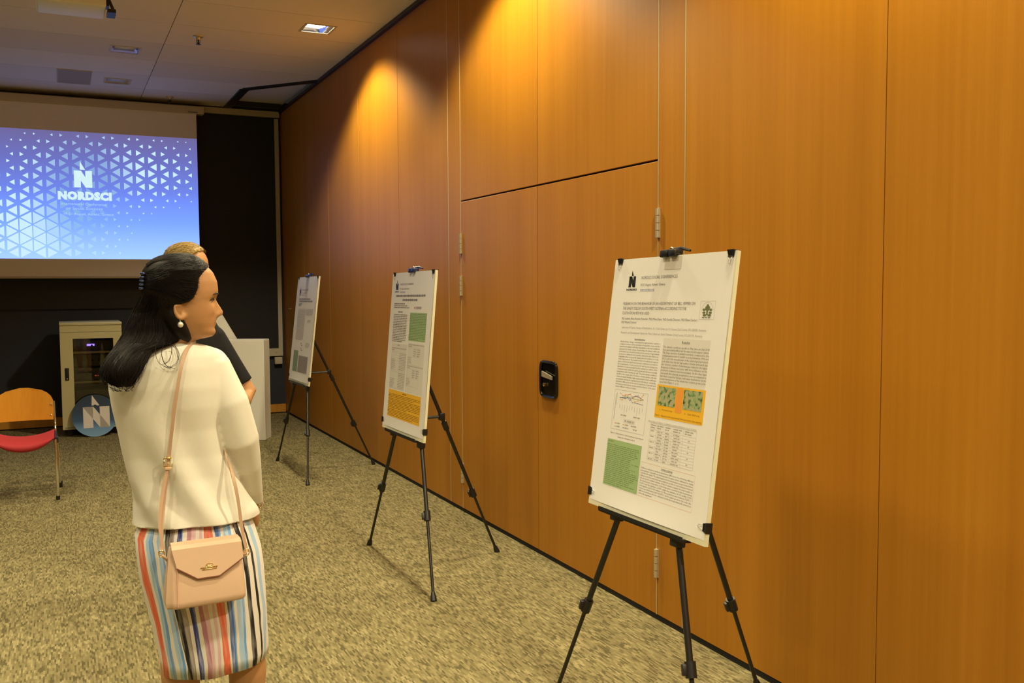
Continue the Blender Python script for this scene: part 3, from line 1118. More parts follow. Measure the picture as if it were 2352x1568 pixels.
def prints1(t, P, ux, up, un):
    header(t, P, 0, ux, up, un)
    Z = 0.0009
    k, kg, kl = MB(), MB(), MB()
    for txt, v, wd in (('RESEARCH ON THE BEHAVIOR OF AN ASSORTMENT OF BELL PEPPER ON', 0.163, 0.420),
                       ('THE SANDY SOILS IN SOUTH-WEST OLTENIA ACCORDING TO THE', 0.1795, 0.376),
                       ('CULTIVATION METHOD USED', 0.196, 0.168)):
        put_text(k, txt, P(0.087, v, Z), ux, up, 0.0098, wd)
    k.build('title_text', M_INKG, t, kind='print')
    for txt, v, wd in (('PhD student Alina-Nicoleta Paraschiv\u00b9, PhD Milica Dima\u00b9, PhD Aurelia Diaconu\u00b9, PhD Elena Ciuciuc\u00b9,', 0.2145, 0.442), ('PhD Mihaela Croitoru\u00b9', 0.2275, 0.097)):
        put_text(kg, txt, P(0.087, v, Z), ux, up, 0.0080, wd)
    kg.build('author_text', M_INKG, t, kind='print')
    for txt, v, wd in (('University of Craiova, Faculty of Horticulture, A. I. Cuza Street no.13, Craiova, Dolj County, RO-200585, Romania', 0.2455, 0.485),
                       ('Research and Development Station for Plant Culture on Sands Dabuleni, Dolj County, RO-207170, Romania', 0.2635, 0.469)):
        put_text(kl, txt, P(0.092, v, Z), ux, up, 0.0076, wd)
    kl.build('address_text', M_INKL, t, kind='print')
    # crest
    cr = MB()
    outline(cr, P, 0.535, 0.151, 0.609, 0.208, 0.0007)
    arc = [(0.572+0.029*math.cos(math.pi*i/24), 0.180-0.026*math.sin(math.pi*i/24)) for i in range(25)]
    for (a, b), (c, d) in zip(arc, arc[1:]):
        cr.poly([P(a, b, Z), P(c, d, Z), P(0.572+(c-0.572)*0.97, 0.18+(d-0.18)*0.97, Z), P(0.572+(a-0.572)*0.97, 0.18+(b-0.18)*0.97, Z)][::-1])
    cr.build('crest_frame', M_INKL, t, kind='print')
    cg = MB()
    cg.poly([P(0.572, 0.159, Z), P(0.560, 0.171, Z), P(0.562, 0.178, Z), P(0.568, 0.181, Z), P(0.577, 0.181, Z), P(0.582, 0.177, Z), P(0.584, 0.170, Z)])
    for sg_ in (-1, 1):
        for (a, b, ra, rb) in ((0.017, 0.178, 0.007, 0.004), (0.016, 0.187, 0.008, 0.0035), (0.012, 0.195, 0.009, 0.004)):
            cg.poly([P(0.572+sg_*a+ra*math.cos(2*math.pi*i/12), b-rb*math.sin(2*math.pi*i/12), Z) for i in range(12)])
    rect(cg, P, 0.568, 0.181, 0.5755, 0.1945, Z)
    cg.build('crest', mat('crest_ink', (0.17, 0.19, 0.08), 0.5), t, kind='print')
    cw = MB()
    pseudo(cw, P, 0.549, 0.590, 0.2000, 0.2045, 1, 0.7, 4, 1.0)
    cw.build('crest_caption', M_INKG, t, kind='print')
    # text columns
    tint = MB()
    rect(tint, P, 0.357, 0.272, 0.607, 0.424)
    tint.build('results_tint', M_INKT, t, kind='print')
    c1 = MB()
    for a_ in (('Introduction', 0.217, 0.2855, 0.0072, 0.064), ('Results', 0.481, 0.2870, 0.0085, 0.041), ('CONCLUSIONS', 0.455, 0.6965, 0.0070, 0.063)):
        hd = MB()
        put_text(hd, a_[0], P(a_[1], a_[2], Z), ux, up, a_[3], a_[4], align='C', bold=0.00015)
        hd.build('section_heading', M_INKG, t, kind='print')
    intro = ('Global climate change, customized at regional level, requires a|complete revision of the structure of vegetable crops and the|material and cultivars with high adaptability to the new conditions|'
             'generated by climate change. Researching old cultivars with new|performant ones should be broken in the interest of agricultural|producers to cultivate the most valuable, without the risk of their non-|'
             'adaptability either to the specific climatic and soil conditions or to the|technology practiced. The normal conduct of metabolic processes in|plants is carried out only if environmental conditions are provided to|'
             'the requirements of each species, for each species being very|important an environmentally friendly optimum as a whole of the|conditions under which the plants grow and develop normally|'
             '(temperature, light, humidity, air, soil). The pedo-climatic conditions|specific to the sandy soils of Southern Oltenia (sandy soils with|reduced natural fertility, high temperatures and insufficient|'
             'precipitation during the vegetation period) subject, constantly,|determine differences in the various functions of growth and|development, and between varieties and the behavior of the same|variety in different conditions of culture.').split('|')
    for i, s in enumerate(intro):
        v = 0.2945+(0.452-0.2945)*i/(len(intro)-1)
        put_text(c1, s, P(0.094, v, Z), ux, up, 0.0056, 0.247 if i < len(intro)-1 else 0.135, res=1)
    c1.build('introduction_text', M_INKG, t, kind='print')
    c2 = MB()
    res = ('The climatic conditions specific to May, June and July 2018|have particularly influenced the unprotected pepper culture.|The large amount of rainfall recorded, compared to the|multiannual amount of rainfall recorded between 1956 and|'
           '2015, led to the intensification of the physiological processes|at the foliar level, but the high number of warm and humid days|also showed a number of disadvantages related to the higher|frequency of disease and pests, with direct influence on the|'
           'production obtained in unprotected plants. On the other hand,|one month after planting, precipitations were accompanied by|hail, which caused leaf damage, with major implications for the|normal development of the metabolism of plants grown in the|open field (Figure 1. a, b).').split('|')
    for i, s in enumerate(res):
        v = 0.3035+(0.4175-0.3035)*i/(len(res)-1)
        put_text(c2, s, P(0.361, v, Z), ux, up, 0.0066, 0.244 if i < len(res)-1 else 0.106, res=1)
    c2.build('results_text', M_INKG, t, kind='print')
    c3 = MB()
    con = ('Different cultivation methods determines differences in performing different|phenophases of growth and development of pepper plants cultivated on sandy|soils from Romania. The physiological and biochemical processes studied were|'
           'influenced by the environmental conditions specific to each cultivation method|but also by the studied cultivars. Of the 5 varieties studied, the best results on|the biochemical composition of the fruits were recorded at the Ionel variety|'
           '(9.65% total dry substance, 6.95% soluble dry substance, 0.16% acidity, 3.92%|carbohydrate and 30.36% vitamin C). The production was between 15,207 t /|ha for open-field plants and 100,075 t / ha for plants grown in the solar, the|'
           'differences between the two cultivation methods being statistically ensured as|distinctly significant.').split('|')
    for i, s in enumerate(con):
        v = 0.7055+(0.789-0.7055)*i/(len(con)-1)
        put_text(c3, s, P(0.312, v, Z), ux, up, 0.0054, 0.286 if i < len(con)-1 else 0.078, res=1)
    c3.build('conclusion_text', M_INKG, t, kind='print')
    bx = MB()
    outline(bx, P, 0.307, 0.684, 0.604, 0.796, 0.0008)
    bx.build('conclusion_frame', mat('ink_pink', (0.80, 0.50, 0.40), 0.5), t, kind='print')
    # chart
    ch = MB()
    outline(ch, P, 0.096, 0.461, 0.304, 0.599, 0.0008)
    outline(ch, P, 0.173, 0.559, 0.241, 0.569, 0.0007)
    pseudo(ch, P, 0.178, 0.236, 0.5605, 0.5675, 1, 0.6, 8, 1)
    for i in range(10):
        u = 0.137+0.0158*i
        L = [0.013, 0.018, 0.028, 0.022, 0.015, 0.013, 0.018, 0.028, 0.022, 0.015][i]
        rect(ch, P, u, 0.511+0.0*i, u+0.0012, 0.511+L, Z)
    for a, b in ((0.107, 0.525), ):
        rect(ch, P, 0.107, 0.475, 0.1085, 0.565, Z)
        rect(ch, P, 0.113, 0.472, 0.1145, 0.512, Z)
    pseudo(ch, P, 0.150, 0.190, 0.5425, 0.5495, 1, 0.6, 3, 1)
    pseudo(ch, P, 0.230, 0.270, 0.5425, 0.5495, 1, 0.6, 5, 1)
    for i in range(2):
        for j in range(3):
            pseudo(ch, P, 0.133+0.052*j, 0.155+0.052*j, 0.573+0.011*i, 0.581+0.011*i, 1, 0.5, 9+i*3+j, 1)
    ch.build('chart_frame', M_INKL, t, kind='print')
    series = [(M_INKR, [472, 479, 476, 474, 470, 484, 473, 477, 479, 466]), (M_ORANGE, [494, 494, 474, 475, 470, 483, 494, 489, 484, 483]),
              (M_INKB, [488, 487, 486, 484, 492, 478, 475, 472, 479, 483]), (M_GREEN, [489, 486, 481, 480, 482, 483, 485, 484, 486, 484]), (M_INKB, [487, 486, 488, 483, 485, 498, 497, 498, 499, 500])]
    for q, (mt, ys_) in enumerate(series):
        ln_ = MB()
        pts = [(0.134+0.0160*i, y/1000) for i, y in enumerate(ys_)]
        for (a, b), (c, d) in zip(pts, pts[1:]):
            nx, ny = -(d-b), c-a
            L = math.hypot(nx, ny)
            nx, ny = nx/L*0.0006, ny/L*0.0006
            ln_.poly([P(a-nx, b-ny, Z), P(c-nx, d-ny, Z), P(c+nx, d+ny, Z), P(a+nx, b+ny, Z)][::-1])
        for a, b in pts:
            rect(ln_, P, a-0.0014, b-0.0014, a+0.0014, b+0.0014, Z+0.0002)
        lk_ = MB()
        rect(lk_, P, 0.118+0.052*(q % 3), 0.5765+0.011*(q//3), 0.130+0.052*(q % 3), 0.5785+0.011*(q//3), Z)
        lk_.build('legend_key', mt, t, kind='print')
        ln_.build('chart_line', mt, t, kind='print')
    cap = MB()
    put_text(cap, 'Figure 2. Daily variation of photosynthesis depending on', P(0.098, 0.6145, Z), ux, up, 0.0056, 0.206, res=1)
    put_text(cap, 'variety and cultivation method', P(0.200, 0.6255, Z), ux, up, 0.0056, 0.108, align='C', res=1)
    cap.build('caption_text', M_INKG, t, kind='print')
    # orange figure
    o = MB()
    rect(o, P, 0.352, 0.424, 0.610, 0.531, 0.0006)
    o.build('orange_box', M_ORANGE, t, kind='print')
    o2 = MB()
    rect(o2, P, 0.462, 0.427, 0.497, 0.505, 0.0008)
    o2.build('orange_band', M_ORANGE2, t, kind='print')
    ph = MB()
    rect(ph, P, 0.363, 0.430, 0.458, 0.491, 0.0009)
    ph.build('plant_photo', M_PHOTO, t, kind='print')
    ph = MB()
    rect(ph, P, 0.501, 0.430, 0.597, 0.491, 0.0009)
    ph.build('plant_photo', M_PHOTO, t, kind='print')
    oc = MB()
    put_text(oc, 'a.   Protected crop', P(0.378, 0.506, Z), ux, up, 0.0056, 0.070)
    put_text(oc, 'b.   Open field crop', P(0.515, 0.506, Z), ux, up, 0.0056, 0.077)
    put_text(oc, 'Figure 1. Aspects in the experimental field one month after planting', P(0.357, 0.5255, Z), ux, up, 0.0058, 0.247)
    oc.build('figure_text', M_ORTX, t, kind='print')
    # table
    tb = MB()
    put_text(tb, 'Interaction of cultivar x cultivation method influence on production', P(0.323, 0.5490, Z), ux, up, 0.0056, 0.262, res=1)
    rect(tb, P, 0.323, 0.5500, 0.585, 0.5506, Z)
    v0, v1, rows = 0.572, 0.672, 11
    outline(tb, P, 0.338, 0.552, 0.587, v1, 0.0006)
    for u in (0.373, 0.415, 0.458, 0.520):
        rect(tb, P, u, 0.552, u+0.0005, v1, Z)
    for i in range(rows):
        v = v0+(v1-v0)*i/rows
        rect(tb, P, 0.338 if i % 2 == 0 else 0.373, v, 0.587, v+0.0005, Z)
        for q, (a, b) in enumerate(((0.343, 0.366), (0.379, 0.410), (0.424, 0.448), (0.468, 0.510), (0.549, 0.557))):
            if (q == 0 and i % 2) or (q == 4 and i % 2 == 0) or (q == 1 and i == rows-1 and False):
                continue
            pseudo(tb, P, a+(0.004*(i % 2) if q in (1, 3) else 0), b-(0.006*(i % 2) if q in (1, 3) else 0), v+0.0022, v+0.0075, 1, 0.55, 40+i*5+q, 1)
    for q, (a, b) in enumerate(((0.341, 0.370), (0.377, 0.412), (0.422, 0.452), (0.465, 0.513), (0.528, 0.570))):
        pseudo(tb, P, a, b, 0.5545, 0.5695, 2, 0.45, 20+q, 0.8)
    tb.build('result_table', M_INKL, t, kind='print')
    # green abstract
    gb = MB()
    rect(gb, P, 0.084, 0.635, 0.301, 0.7955, 0.0006)
    gb.build('green_box', M_GREEN, t, kind='print')
    gt = MB()
    put_text(gt, 'ABSTRACT', P(0.089, 0.6445, Z), ux, up, 0.0054, 0.042)
    pseudo(gt, P, 0.089, 0.297, 0.650, 0.7925, 22, 0.34, 77, 0.55, ragged=True)
    gt.build('green_text', M_GREENTX, t, kind='print')
    # clear tape hanging under the top clip
    tp = MB()
    rect(tp, P, 0.316, 0.004, 0.409, 0.046, 0.0012)
    tp.build('tape', mat('tape', (0.70, 0.66, 0.60), 0.25), t, kind='print')


def prints2(t, P, ux, up, un):
    header(t, P, 0, ux, up, un, du=-0.035, dv=-0.004)
    Z = 0.0009
    k = MB()
    pseudo(k, P, 0.083, 0.565, 0.121, 0.135, 1, 0.75, 3, 1)
    pseudo(k, P, 0.202, 0.444, 0.144, 0.158, 1, 0.75, 5, 1)
    k.build('title_text', M_INKG, t, kind='print')
    k = MB()
    pseudo(k, P, 0.064, 0.243, 0.168, 0.176, 1, 0.7, 6, 1)
    pseudo(k, P, 0.064, 0.292, 0.179, 0.187, 1, 0.5, 7, 1)
    pseudo(k, P, 0.064, 0.322, 0.189, 0.197, 1, 0.5, 8, 1)
    pseudo(k, P, 0.140, 0.215, 0.213, 0.221, 1, 0.8, 9, 1)
    k.build('author_text', M_INKG, t, kind='print')
    k = MB()
    rect(k, P, 0.43, 0.186, 0.51, 0.199, Z)
    k.build('crest', M_INKL, t, kind='print')
    k = MB()
    k.poly([P(0.41+0.010*math.cos(2*math.pi*i/14), 0.1925-0.006*math.sin(2*math.pi*i/14), Z) for i in range(14)])
    k.build('crest', M_INKR, t, kind='print')
    k = MB()
    pseudo(k, P, 0.070, 0.298, 0.228, 0.383, 17, 0.45, 12, 0.75)
    k.build('introduction_text', M_INKG, t, kind='print')
    k = MB()
    rect(k, P, 0.342, 0.2185, 0.602, 0.368, 0.0006)
    k.build('green_box', M_GREEN, t, kind='print')
    k = MB()
    pseudo(k, P, 0.349, 0.597, 0.222, 0.364, 17, 0.42, 14, 0.6)
    k.build('green_text', M_GREENTX, t, kind='print')
    k = MB()
    rect(k, P, 0.072, 0.392, 0.330, 0.642, 0.0005)
    k.build('tint', M_INKT, t, kind='print')
    k = MB()
    rect(k, P, 0.345, 0.380, 0.606, 0.642, 0.0005)
    k.build('tint', M_INKT, t, kind='print')
    k = MB()
    pseudo(k, P, 0.170, 0.212, 0.395, 0.404, 1, 0.7, 15, 1)
    pseudo(k, P, 0.080, 0.321, 0.412, 0.432, 2, 0.5, 16, 0.2)
    for v0, v1, n in ((0.44, 0.535, 11), (0.548, 0.635, 10)):
        pseudo(k, P, 0.215, 0.322, v0, v1, n, 0.42, int(v0*1000), 0.9)
        pseudo(k, P, 0.082, 0.160, v0+0.035, v1, n-4, 0.4, int(v0*1000)+1, 0.7, ragged=True)
        outline(k, P, 0.080, v0-0.003, 0.326, v1+0.002, 0.0006)
    pseudo(k, P, 0.351, 0.595, 0.383, 0.401, 2, 0.5, 18, 0.25)
    pseudo(k, P, 0.353, 0.600, 0.497, 0.514, 2, 0.5, 19, 0.2)
    for v0 in (0.405, 0.517):
        for u0 in (0.440, 0.497):
            pseudo(k, P, u0, u0+0.04, v0, v0+0.045, 4, 0.5, int(v0*1000+u0*100), 0.8)
        pseudo(k, P, 0.356, 0.415, v0+0.048, v0+0.088, 6, 0.45, int(v0*900), 0.5, ragged=True)
        outline(k, P, 0.352, v0-0.002, 0.540, v0+0.09, 0.0006)
        rect(k, P, 0.352, v0+0.047, 0.540, v0+0.0475, Z)
    k.build('result_tables', M_INKL, t, kind='print')
    k = MB()
    rect(k, P, 0.075, 0.647, 0.603, 0.796, 0.0006)
    k.build('orange_box', M_ORANGE, t, kind='print')
    k = MB()
    pseudo(k, P, 0.310, 0.372, 0.653, 0.662, 1, 0.6, 21, 1)
    pseudo(k, P, 0.083, 0.597, 0.666, 0.690, 3, 0.4, 22, 0.8)
    pseudo(k, P, 0.083, 0.597, 0.692, 0.748, 7, 0.4, 23, 0.62)
    pseudo(k, P, 0.083, 0.597, 0.750, 0.790, 5, 0.4, 24, 0.8)
    k.build('orange_text', M_ORTX, t, kind='print')


def prints3(t, P, ux, up, un):
    header(t, P, 0, ux, up, un, du=-0.002, dv=0.038)
    k = MB()
    pseudo(k, P, 0.106, 0.485, 0.176, 0.188, 1, 0.8, 31, 1)
    pseudo(k, P, 0.106, 0.554, 0.194, 0.206, 1, 0.8, 32, 1)
    pseudo(k, P, 0.109, 0.22, 0.214, 0.242, 3, 0.55, 33, 0.7)
    k.build('title_text', M_INKG, t, kind='print')
    for a_ in ((0.110, 0.364, 0.262, 0.522, 34, 0.5, 34, 0.8), (0.379, 0.600, 0.262, 0.316, 8, 0.5, 35, 0.8), (0.45, 0.56, 0.35, 0.372, 3, 0.5, 36, 0.8), (0.46, 0.59, 0.535, 0.572, 5, 0.5, 37, 0.8)):
        k = MB()
        pseudo(k, P, *a_)
        k.build('body_text', M_INKL, t, kind='print')
    k = MB()
    for u, v in ((0.30, 0.545), (0.33, 0.56), (0.31, 0.585), (0.34, 0.60)):
        rect(k, P, u, v, u+0.03, v+0.006, 0.0009)
    k.build('chart', M_INKB, t, kind='print')
    k = MB()
    rect(k, P, 0.098, 0.610, 0.252, 0.784, 0.0006)
    k.build('green_box', mat('ink_grey_green', (0.22, 0.33, 0.20), 0.5), t, kind='print')
    k = MB()
    rect(k, P, 0.272, 0.645, 0.580, 0.783, 0.0006)
    k.build('grey_box', mat('ink_mid_grey', (0.45, 0.42, 0.40), 0.5), t, kind='print')
    k = MB()
    pseudo(k, P, 0.278, 0.574, 0.650, 0.780, 16, 0.45, 38, 0.8)
    k.build('grey_text', M_INKG, t, kind='print')


def easel(c, yaw, lean, roll, h, feet, rear, label, group, clipmat):
    """c: bottom centre of the board that stands on it"""
    ux, up, un = board_axes(yaw, lean, roll)
    c = np.array(c, float)
    base = np.array([(feet[0][0]+rear[0])/2, c[1], 0])
    t = thing('easel', base, label, 'easel', group)
    bk = -un
    tmid = lambda z: c+up*((z-c[2])/up[2])+bk*0.028
    hub = tmid(1.17)
    hub[1] = (feet[0][1]+feet[1][1])/2*0.5+hub[1]*0.5
    top = c+up*(h+0.006)+bk*0.022

    def leg(foot, r0, cz):
        f = np.array([foot[0], foot[1], 0.0])
        at = lambda z: f+(hub-f)*(z/hub[2])
        l = MB()
        l.tube([at(cz), at(1.17)], r0, n=12)
        l.tube([at(0.025), at(cz)], r0*0.72, n=12)
        o = l.build('leg', M_BLACKM, t, True, auto=40)
        k = MB()
        k.tube([at(cz-0.022), at(cz+0.022)], r0*1.65, n=10)
        d_ = nrm(at(1)-at(0))
        s_ = nrm(np.cross(d_, (0.3, 1, 0)))
        k.rbox(at(cz)+s_*r0*1.9, (r0*0.7, r0*0.9, 0.017), [s_, nrm(np.cross(d_, s_)), d_], 0.003, 2)
        k.build('clamp_collar', M_BLACK, o, True, auto=40)
        ff = MB()
        ff.tube([f+np.array([0, 0, 0.0]), at(0.02), at(0.038)], [0.0165, 0.014, 0.009], n=12)
        ff.build('rubber_foot', M_BLACK, o, True, auto=40)
        return o, at
    l0, at0 = leg(feet[0], 0.0105, 0.37)
    l1, at1 = leg(feet[1], 0.0105, 0.37)
    l2, at2 = leg(rear, 0.0105, 0.36)
    k = MB()
    k.tube([at2(0.75-0.022), at2(0.75+0.022)], 0.0165, n=10)
    k.build('clamp_collar', M_BLACK, l2, True, auto=40)
    # mast with top clip
    mst = MB()
    mst.tube([tmid(0.80), hub, top-up*0.03], 0.009, n=12)
    mst.rbox(hub, (0.026, 0.03, 0.03), [un, ux, up], 0.006, 2)
    mst.build('mast', M_BLACKM, t, True, auto=40)
    sp_ = MB()
    sp_.tube([tmid(0.80), at2(0.80)], 0.008, n=8)
    sp_.rbox(at2(0.80), (0.016, 0.016, 0.02), None, 0.004, 2)
    sp_.build('spreader', M_BLACK, t, True, auto=40)
    cl = MB()
    for s in (-1, 1):
        cl.rbox(c+up*(h+0.006)+ux*(0.025*s)+un*0.0085, (0.019, 0.012, 0.007), [ux, up, un], 0.004, 2)
    cl.rbox(c+up*(h+0.0108)+un*-0.003, (0.044, 0.009, 0.015), [ux, up, un], 0.004, 2)
    cl.tube([c+up*(h+0.020)+bk*0.005+ux*0.005, c+up*(h+0.026)+bk*0.02+ux*0.03, c+up*(h+0.018)+bk*0.03+ux*0.065], [0.007, 0.006, 0.004], n=8)
    cl.tube([c+up*(h+0.012)+bk*0.012-ux*0.03, c+up*(h+0.022)+bk*0.012, c+up*(h+0.012)+bk*0.012+ux*0.03], 0.004, n=8)
    clo = cl.build('top_clip', clipmat, t, True, auto=40)
    MB().tube([c+up*(h+0.022)-ux*0.008, c+up*(h+0.027), c+up*(h+0.022)+ux*0.010], 0.0028, n=8).build('clip_spring', M_STEEL, clo, True)
    # ledge that carries the board, with brackets on the front legs
    ld = MB()
    cl_ = c-up*0.0055
    ld.obox(cl_+bk*0.004, (0.248, 0.005, 0.017), [ux, up, un])
    ld.obox(cl_+un*0.0135+up*0.006, (0.248, 0.006, 0.0015), [ux, up, un])
    ld.build('ledge', M_BLACK, t)
    for at_ in (at0, at1):
        p = at_(c[2]-0.03)
        bkt = MB()
        bkt.rbox(p+un*0.004+np.array([0, 0, 0.012]), (0.020, 0.018, 0.018), [ux, up, un], 0.005, 2)
        bkt.build('ledge_bracket', M_BLACK, t, True, auto=40)
    return t


GB, GE = 'printed posters on easels', 'black poster easels'
cfg = [((1.6888, 2.5408, 0.7367), -0.0121, 0.1411, 0.0184, 0.685, 0.88, (1.6096, 2.985), (1.5985, 2.075), (2.315, 2.69), prints1, M_BLACK,
        'white research poster on bell pepper with green box and orange photo box', 'black tripod easel holding the bell pepper poster beside the door'),
       ((1.6207, 4.7267, 0.7183), -0.0087, 0.0933, 0.0137, 0.68, 0.87, (1.583, 5.218), (1.571, 4.139), (2.19, 4.751), prints2, M_CLIPBLUE,
        'white poster with upper green box and wide orange bottom box', 'black tripod easel holding the poster with the orange bottom box'),
       ((1.7311, 7.6175, 0.7178), 0.0076, 0.1188, 0.0107, 0.68, 0.87, (1.65, 8.105), (1.65, 7.004), (2.345, 7.563), prints3, M_CLIPBLUE,
        'dim white poster with grey-green and grey boxes near the chalkboard corner', 'black tripod easel holding the dim poster near the chalkboard corner')]
for (c, yw, le, ro, w, h, f0, f1, rf, pr, cm, lb, le_) in cfg:
    poster(c, yw, le, ro, w, h, lb, GB, pr)
    easel(c, yw, le, ro, h, (f0, f1), rf, le_, GE, cm)

# ================================================================== FURNITURE AT THE FRONT
# ---- equipment rack
RX0, RX1, RY0, RY1, RH = -0.012, 0.560, 10.36, 10.92, 1.150
rk = thing('equipment_rack', ((RX0+RX1)/2, (RY0+RY1)/2, 0), 'beige metal equipment rack with glass door and a glowing purple display', 'rack')
b = MB()
th = 0.018
b.box((RX0, RY0+0.03, 0.07), (RX0+th, RY1, RH-0.03)).box((RX1-th, RY0+0.03, 0.07), (RX1, RY1, RH-0.03))
b.box((RX0+th, RY1-th, 0.07), (RX1-th, RY1, RH-0.03)).box((RX0+th, RY0+0.03, 0.07), (RX1-th, RY1-th, 0.09))
b.build('body', M_RACK, rk)
MB().rbox(((RX0+RX1)/2, (RY0+RY1)/2+0.006, RH-0.015), ((RX1-RX0)/2+0.004, (RY1-RY0)/2+0.010, 0.015), r=0.006).build('top', M_RACK, rk, True, auto=40)
MB().box((RX0, RY0+0.004, RH-0.095), (RX1, RY0+0.03, RH-0.032)).build('top_rail', M_RACK, rk)
dr = MB()
GX0, GX1, GZ0, GZ1 = 0.104, 0.478, 0.13, 0.988
dr.box((RX0, RY0, 0.075), (GX0, RY0+0.028, RH-0.098)).box((GX1, RY0, 0.075), (RX1, RY0+0.028, RH-0.098))
dr.box((GX0, RY0, GZ1), (GX1, RY0+0.028, RH-0.098)).box((GX0, RY0, 0.075), (GX1, RY0+0.028, GZ0))
dro = dr.build('door', M_RACK, rk)
MB().box((GX0, RY0+0.014, GZ0), (GX1, RY0+0.018, GZ1)).build('glass_pane', M_GLASS, dro)
hd = MB().rbox((0.043, RY0-0.004, 0.635), (0.018, 0.006, 0.062), r=0.004).rbox((0.043, RY0-0.011, 0.645), (0.009, 0.004, 0.048), r=0.003)
hd.build('door_handle', M_BLACK, dro, True, auto=40)
MB().lathe([(0.006, 0), (0.006, 0.004)], (0.043, RY0-0.010, 0.590), (0, -1, 0)).build('lock', M_STEEL, dro, True, auto=40)
for z, dz, nm in ((0.835, 0.02, 'shelf'), (0.535, 0.016, 'shelf'), (0.30, 0.016, 'shelf')):
    MB().box((RX0+th+0.002, RY0+0.034, z), (RX1-th-0.002, RY1-th-0.01, z+dz)).build(nm, M_RACK, rk)
for z0, z1 in ((0.86, 0.965), (0.70, 0.82), (0.56, 0.68), (0.32, 0.46)):
    eq = MB().rbox(((RX0+RX1)/2, RY0+0.25, (z0+z1)/2), (0.22, 0.16, (z1-z0)/2), r=0.006).build('audio_unit', M_RACKIN, rk, True, auto=40)
    kn = MB()
    for q in range(3):
        kn.lathe([(0.010, 0), (0.009, 0.012)], (0.12+0.06*q+0.1, RY0+0.09, (z0+z1)/2), (0, -1, 0), n=12)
    kn.build('knob', M_BLACK, eq, True, auto=40)
    if z0 == 0.86:
        MB().box((0.234, RY0+0.085, 0.908), (0.305, RY0+0.0895, 0.928)).build('display', M_LED, eq)
    if z0 == 0.56:
        MB().box((0.30, RY0+0.085, 0.598), (0.315, RY0+0.0895, 0.606)).box((0.325, RY0+0.085, 0.598), (0.335, RY0+0.0895, 0.606)).build('indicator', M_LEDR, eq)
MB().box((RX0+0.02, RY0-0.002, 0.085), (GX0+0.2, RY0, 0.10)).build('vent_shade_strip', mat('rack_shadow', (0.30, 0.27, 0.18), 0.6), dro)  # raised strip; the shade of a slot is put into its colour
for x in (RX0+0.06, RX1-0.06):
    for y in (RY0+0.08, RY1-0.06):
        c_ = MB()
        c_.lathe([(0.030, -0.012), (0.032, -0.006), (0.032, 0.006), (0.030, 0.012)], (x, y, 0.032), (0, 1, 0.0), n=18)
        c_.box((x-0.022, y-0.02, 0.055), (x+0.022, y+0.02, 0.07))
        c_.box((x-0.006, y-0.018, 0.03), (x+0.006, y-0.013, 0.06)).box((x-0.006, y+0.013, 0.03), (x+0.006, y+0.018, 0.06))
        c_.build('castor', M_BLACK, rk, True, auto=40)

# ---- round sign leaning on the rack
R_ = 0.212
lean_ = 0.16
dU = np.array([0, math.sin(lean_), math.cos(lean_)])
dN = np.array([0, -math.cos(lean_), math.sin(lean_)])
cb = np.array([0.283, 10.262, 0.001])+dN*-0.0
cc = cb+dU*R_
mw = Matrix.Identity(4)
for i in range(3):
    mw[i][0], mw[i][1], mw[i][2], mw[i][3] = (1, 0, 0)[i], dU[i], dN[i], cb[i]
ds = thing('round_sign', mw, 'round blue sign with a big white letter N leaning on the rack', 'sign')
dm = bpy.data.materials.new('disc_gradient')
dm.use_nodes = True
nt = dm.node_tree
tc = nt.nodes.new('ShaderNodeTexCoord')
sp = nt.nodes.new('ShaderNodeSeparateXYZ')
nt.links.new(tc.outputs['Object'], sp.inputs[0])
rp = nt.nodes.new('ShaderNodeValToRGB')
e = rp.color_ramp.elements
e[0].position, e[0].color = 0.0, (0.22, 0.42, 0.68, 1)
e[1].position, e[1].color = 1.0, (0.015, 0.035, 0.07, 1)
for p, c in ((0.2, (0.16, 0.33, 0.60)), (0.38, (0.03, 0.09, 0.22)), (0.6, (0.018, 0.05, 0.11))):
    k = e.new(p)
    k.color = (*c, 1)
nt.links.new(math_n(nt, 'DIVIDE', sp.outputs[1], 2*R_), rp.inputs[0])
nt.links.new(rp.outputs[0], nt.nodes['Principled BSDF'].inputs['Base Color'])
nt.nodes['Principled BSDF'].inputs['Roughness'].default_value = 0.5
MB().lathe([(R_, -0.010), (R_, 0.0)], cc, dN, n=64).build('disc', dm, ds, True, auto=40)
nl = MB()
cir = MB()
n_logo(nl, cc+np.array([-0.108, 0, 0])-dU*0.122+dN*0.0008, (1, 0, 0), dU, 0.245, 0.212, None, cir)
nl.build('letter', mat('sign_white', (0.75, 0.70, 0.68), 0.5), ds, kind='print')
cir.build('compass_dot', mat('sign_dark', (0.02, 0.045, 0.09), 0.5), ds, kind='print')

# ---- white display boxes beside the chalkboard
cW = np.array([1.772, 9.24, 0.0])
aw = math.radians(27)
wv = np.array([math.cos(aw), -math.sin(aw), 0])       # along the front face, to the right
tv = np.array([math.sin(aw), math.cos(aw), 0])        # into the depth
wb = thing('display_box', cW-wv*0.30+tv*0.07, 'tall plain white box standing on the carpet by the chalkboard', 'box')
mbx = MB()
ctr = cW-wv*0.31+tv*0.10+np.array([0, 0, 0.49])
mbx.rbox(ctr, (0.31, 0.10, 0.49), [wv, tv, np.array([0, 0, 1.0])], 0.004, 1)
mbx.build('body', M_WHITE, wb)
MB().obox(ctr+np.array([0, 0, 0.4925]), (0.308, 0.098, 0.0022), [wv, tv, np.array([0, 0, 1.0])]).build('lid', M_WHITE, wb)
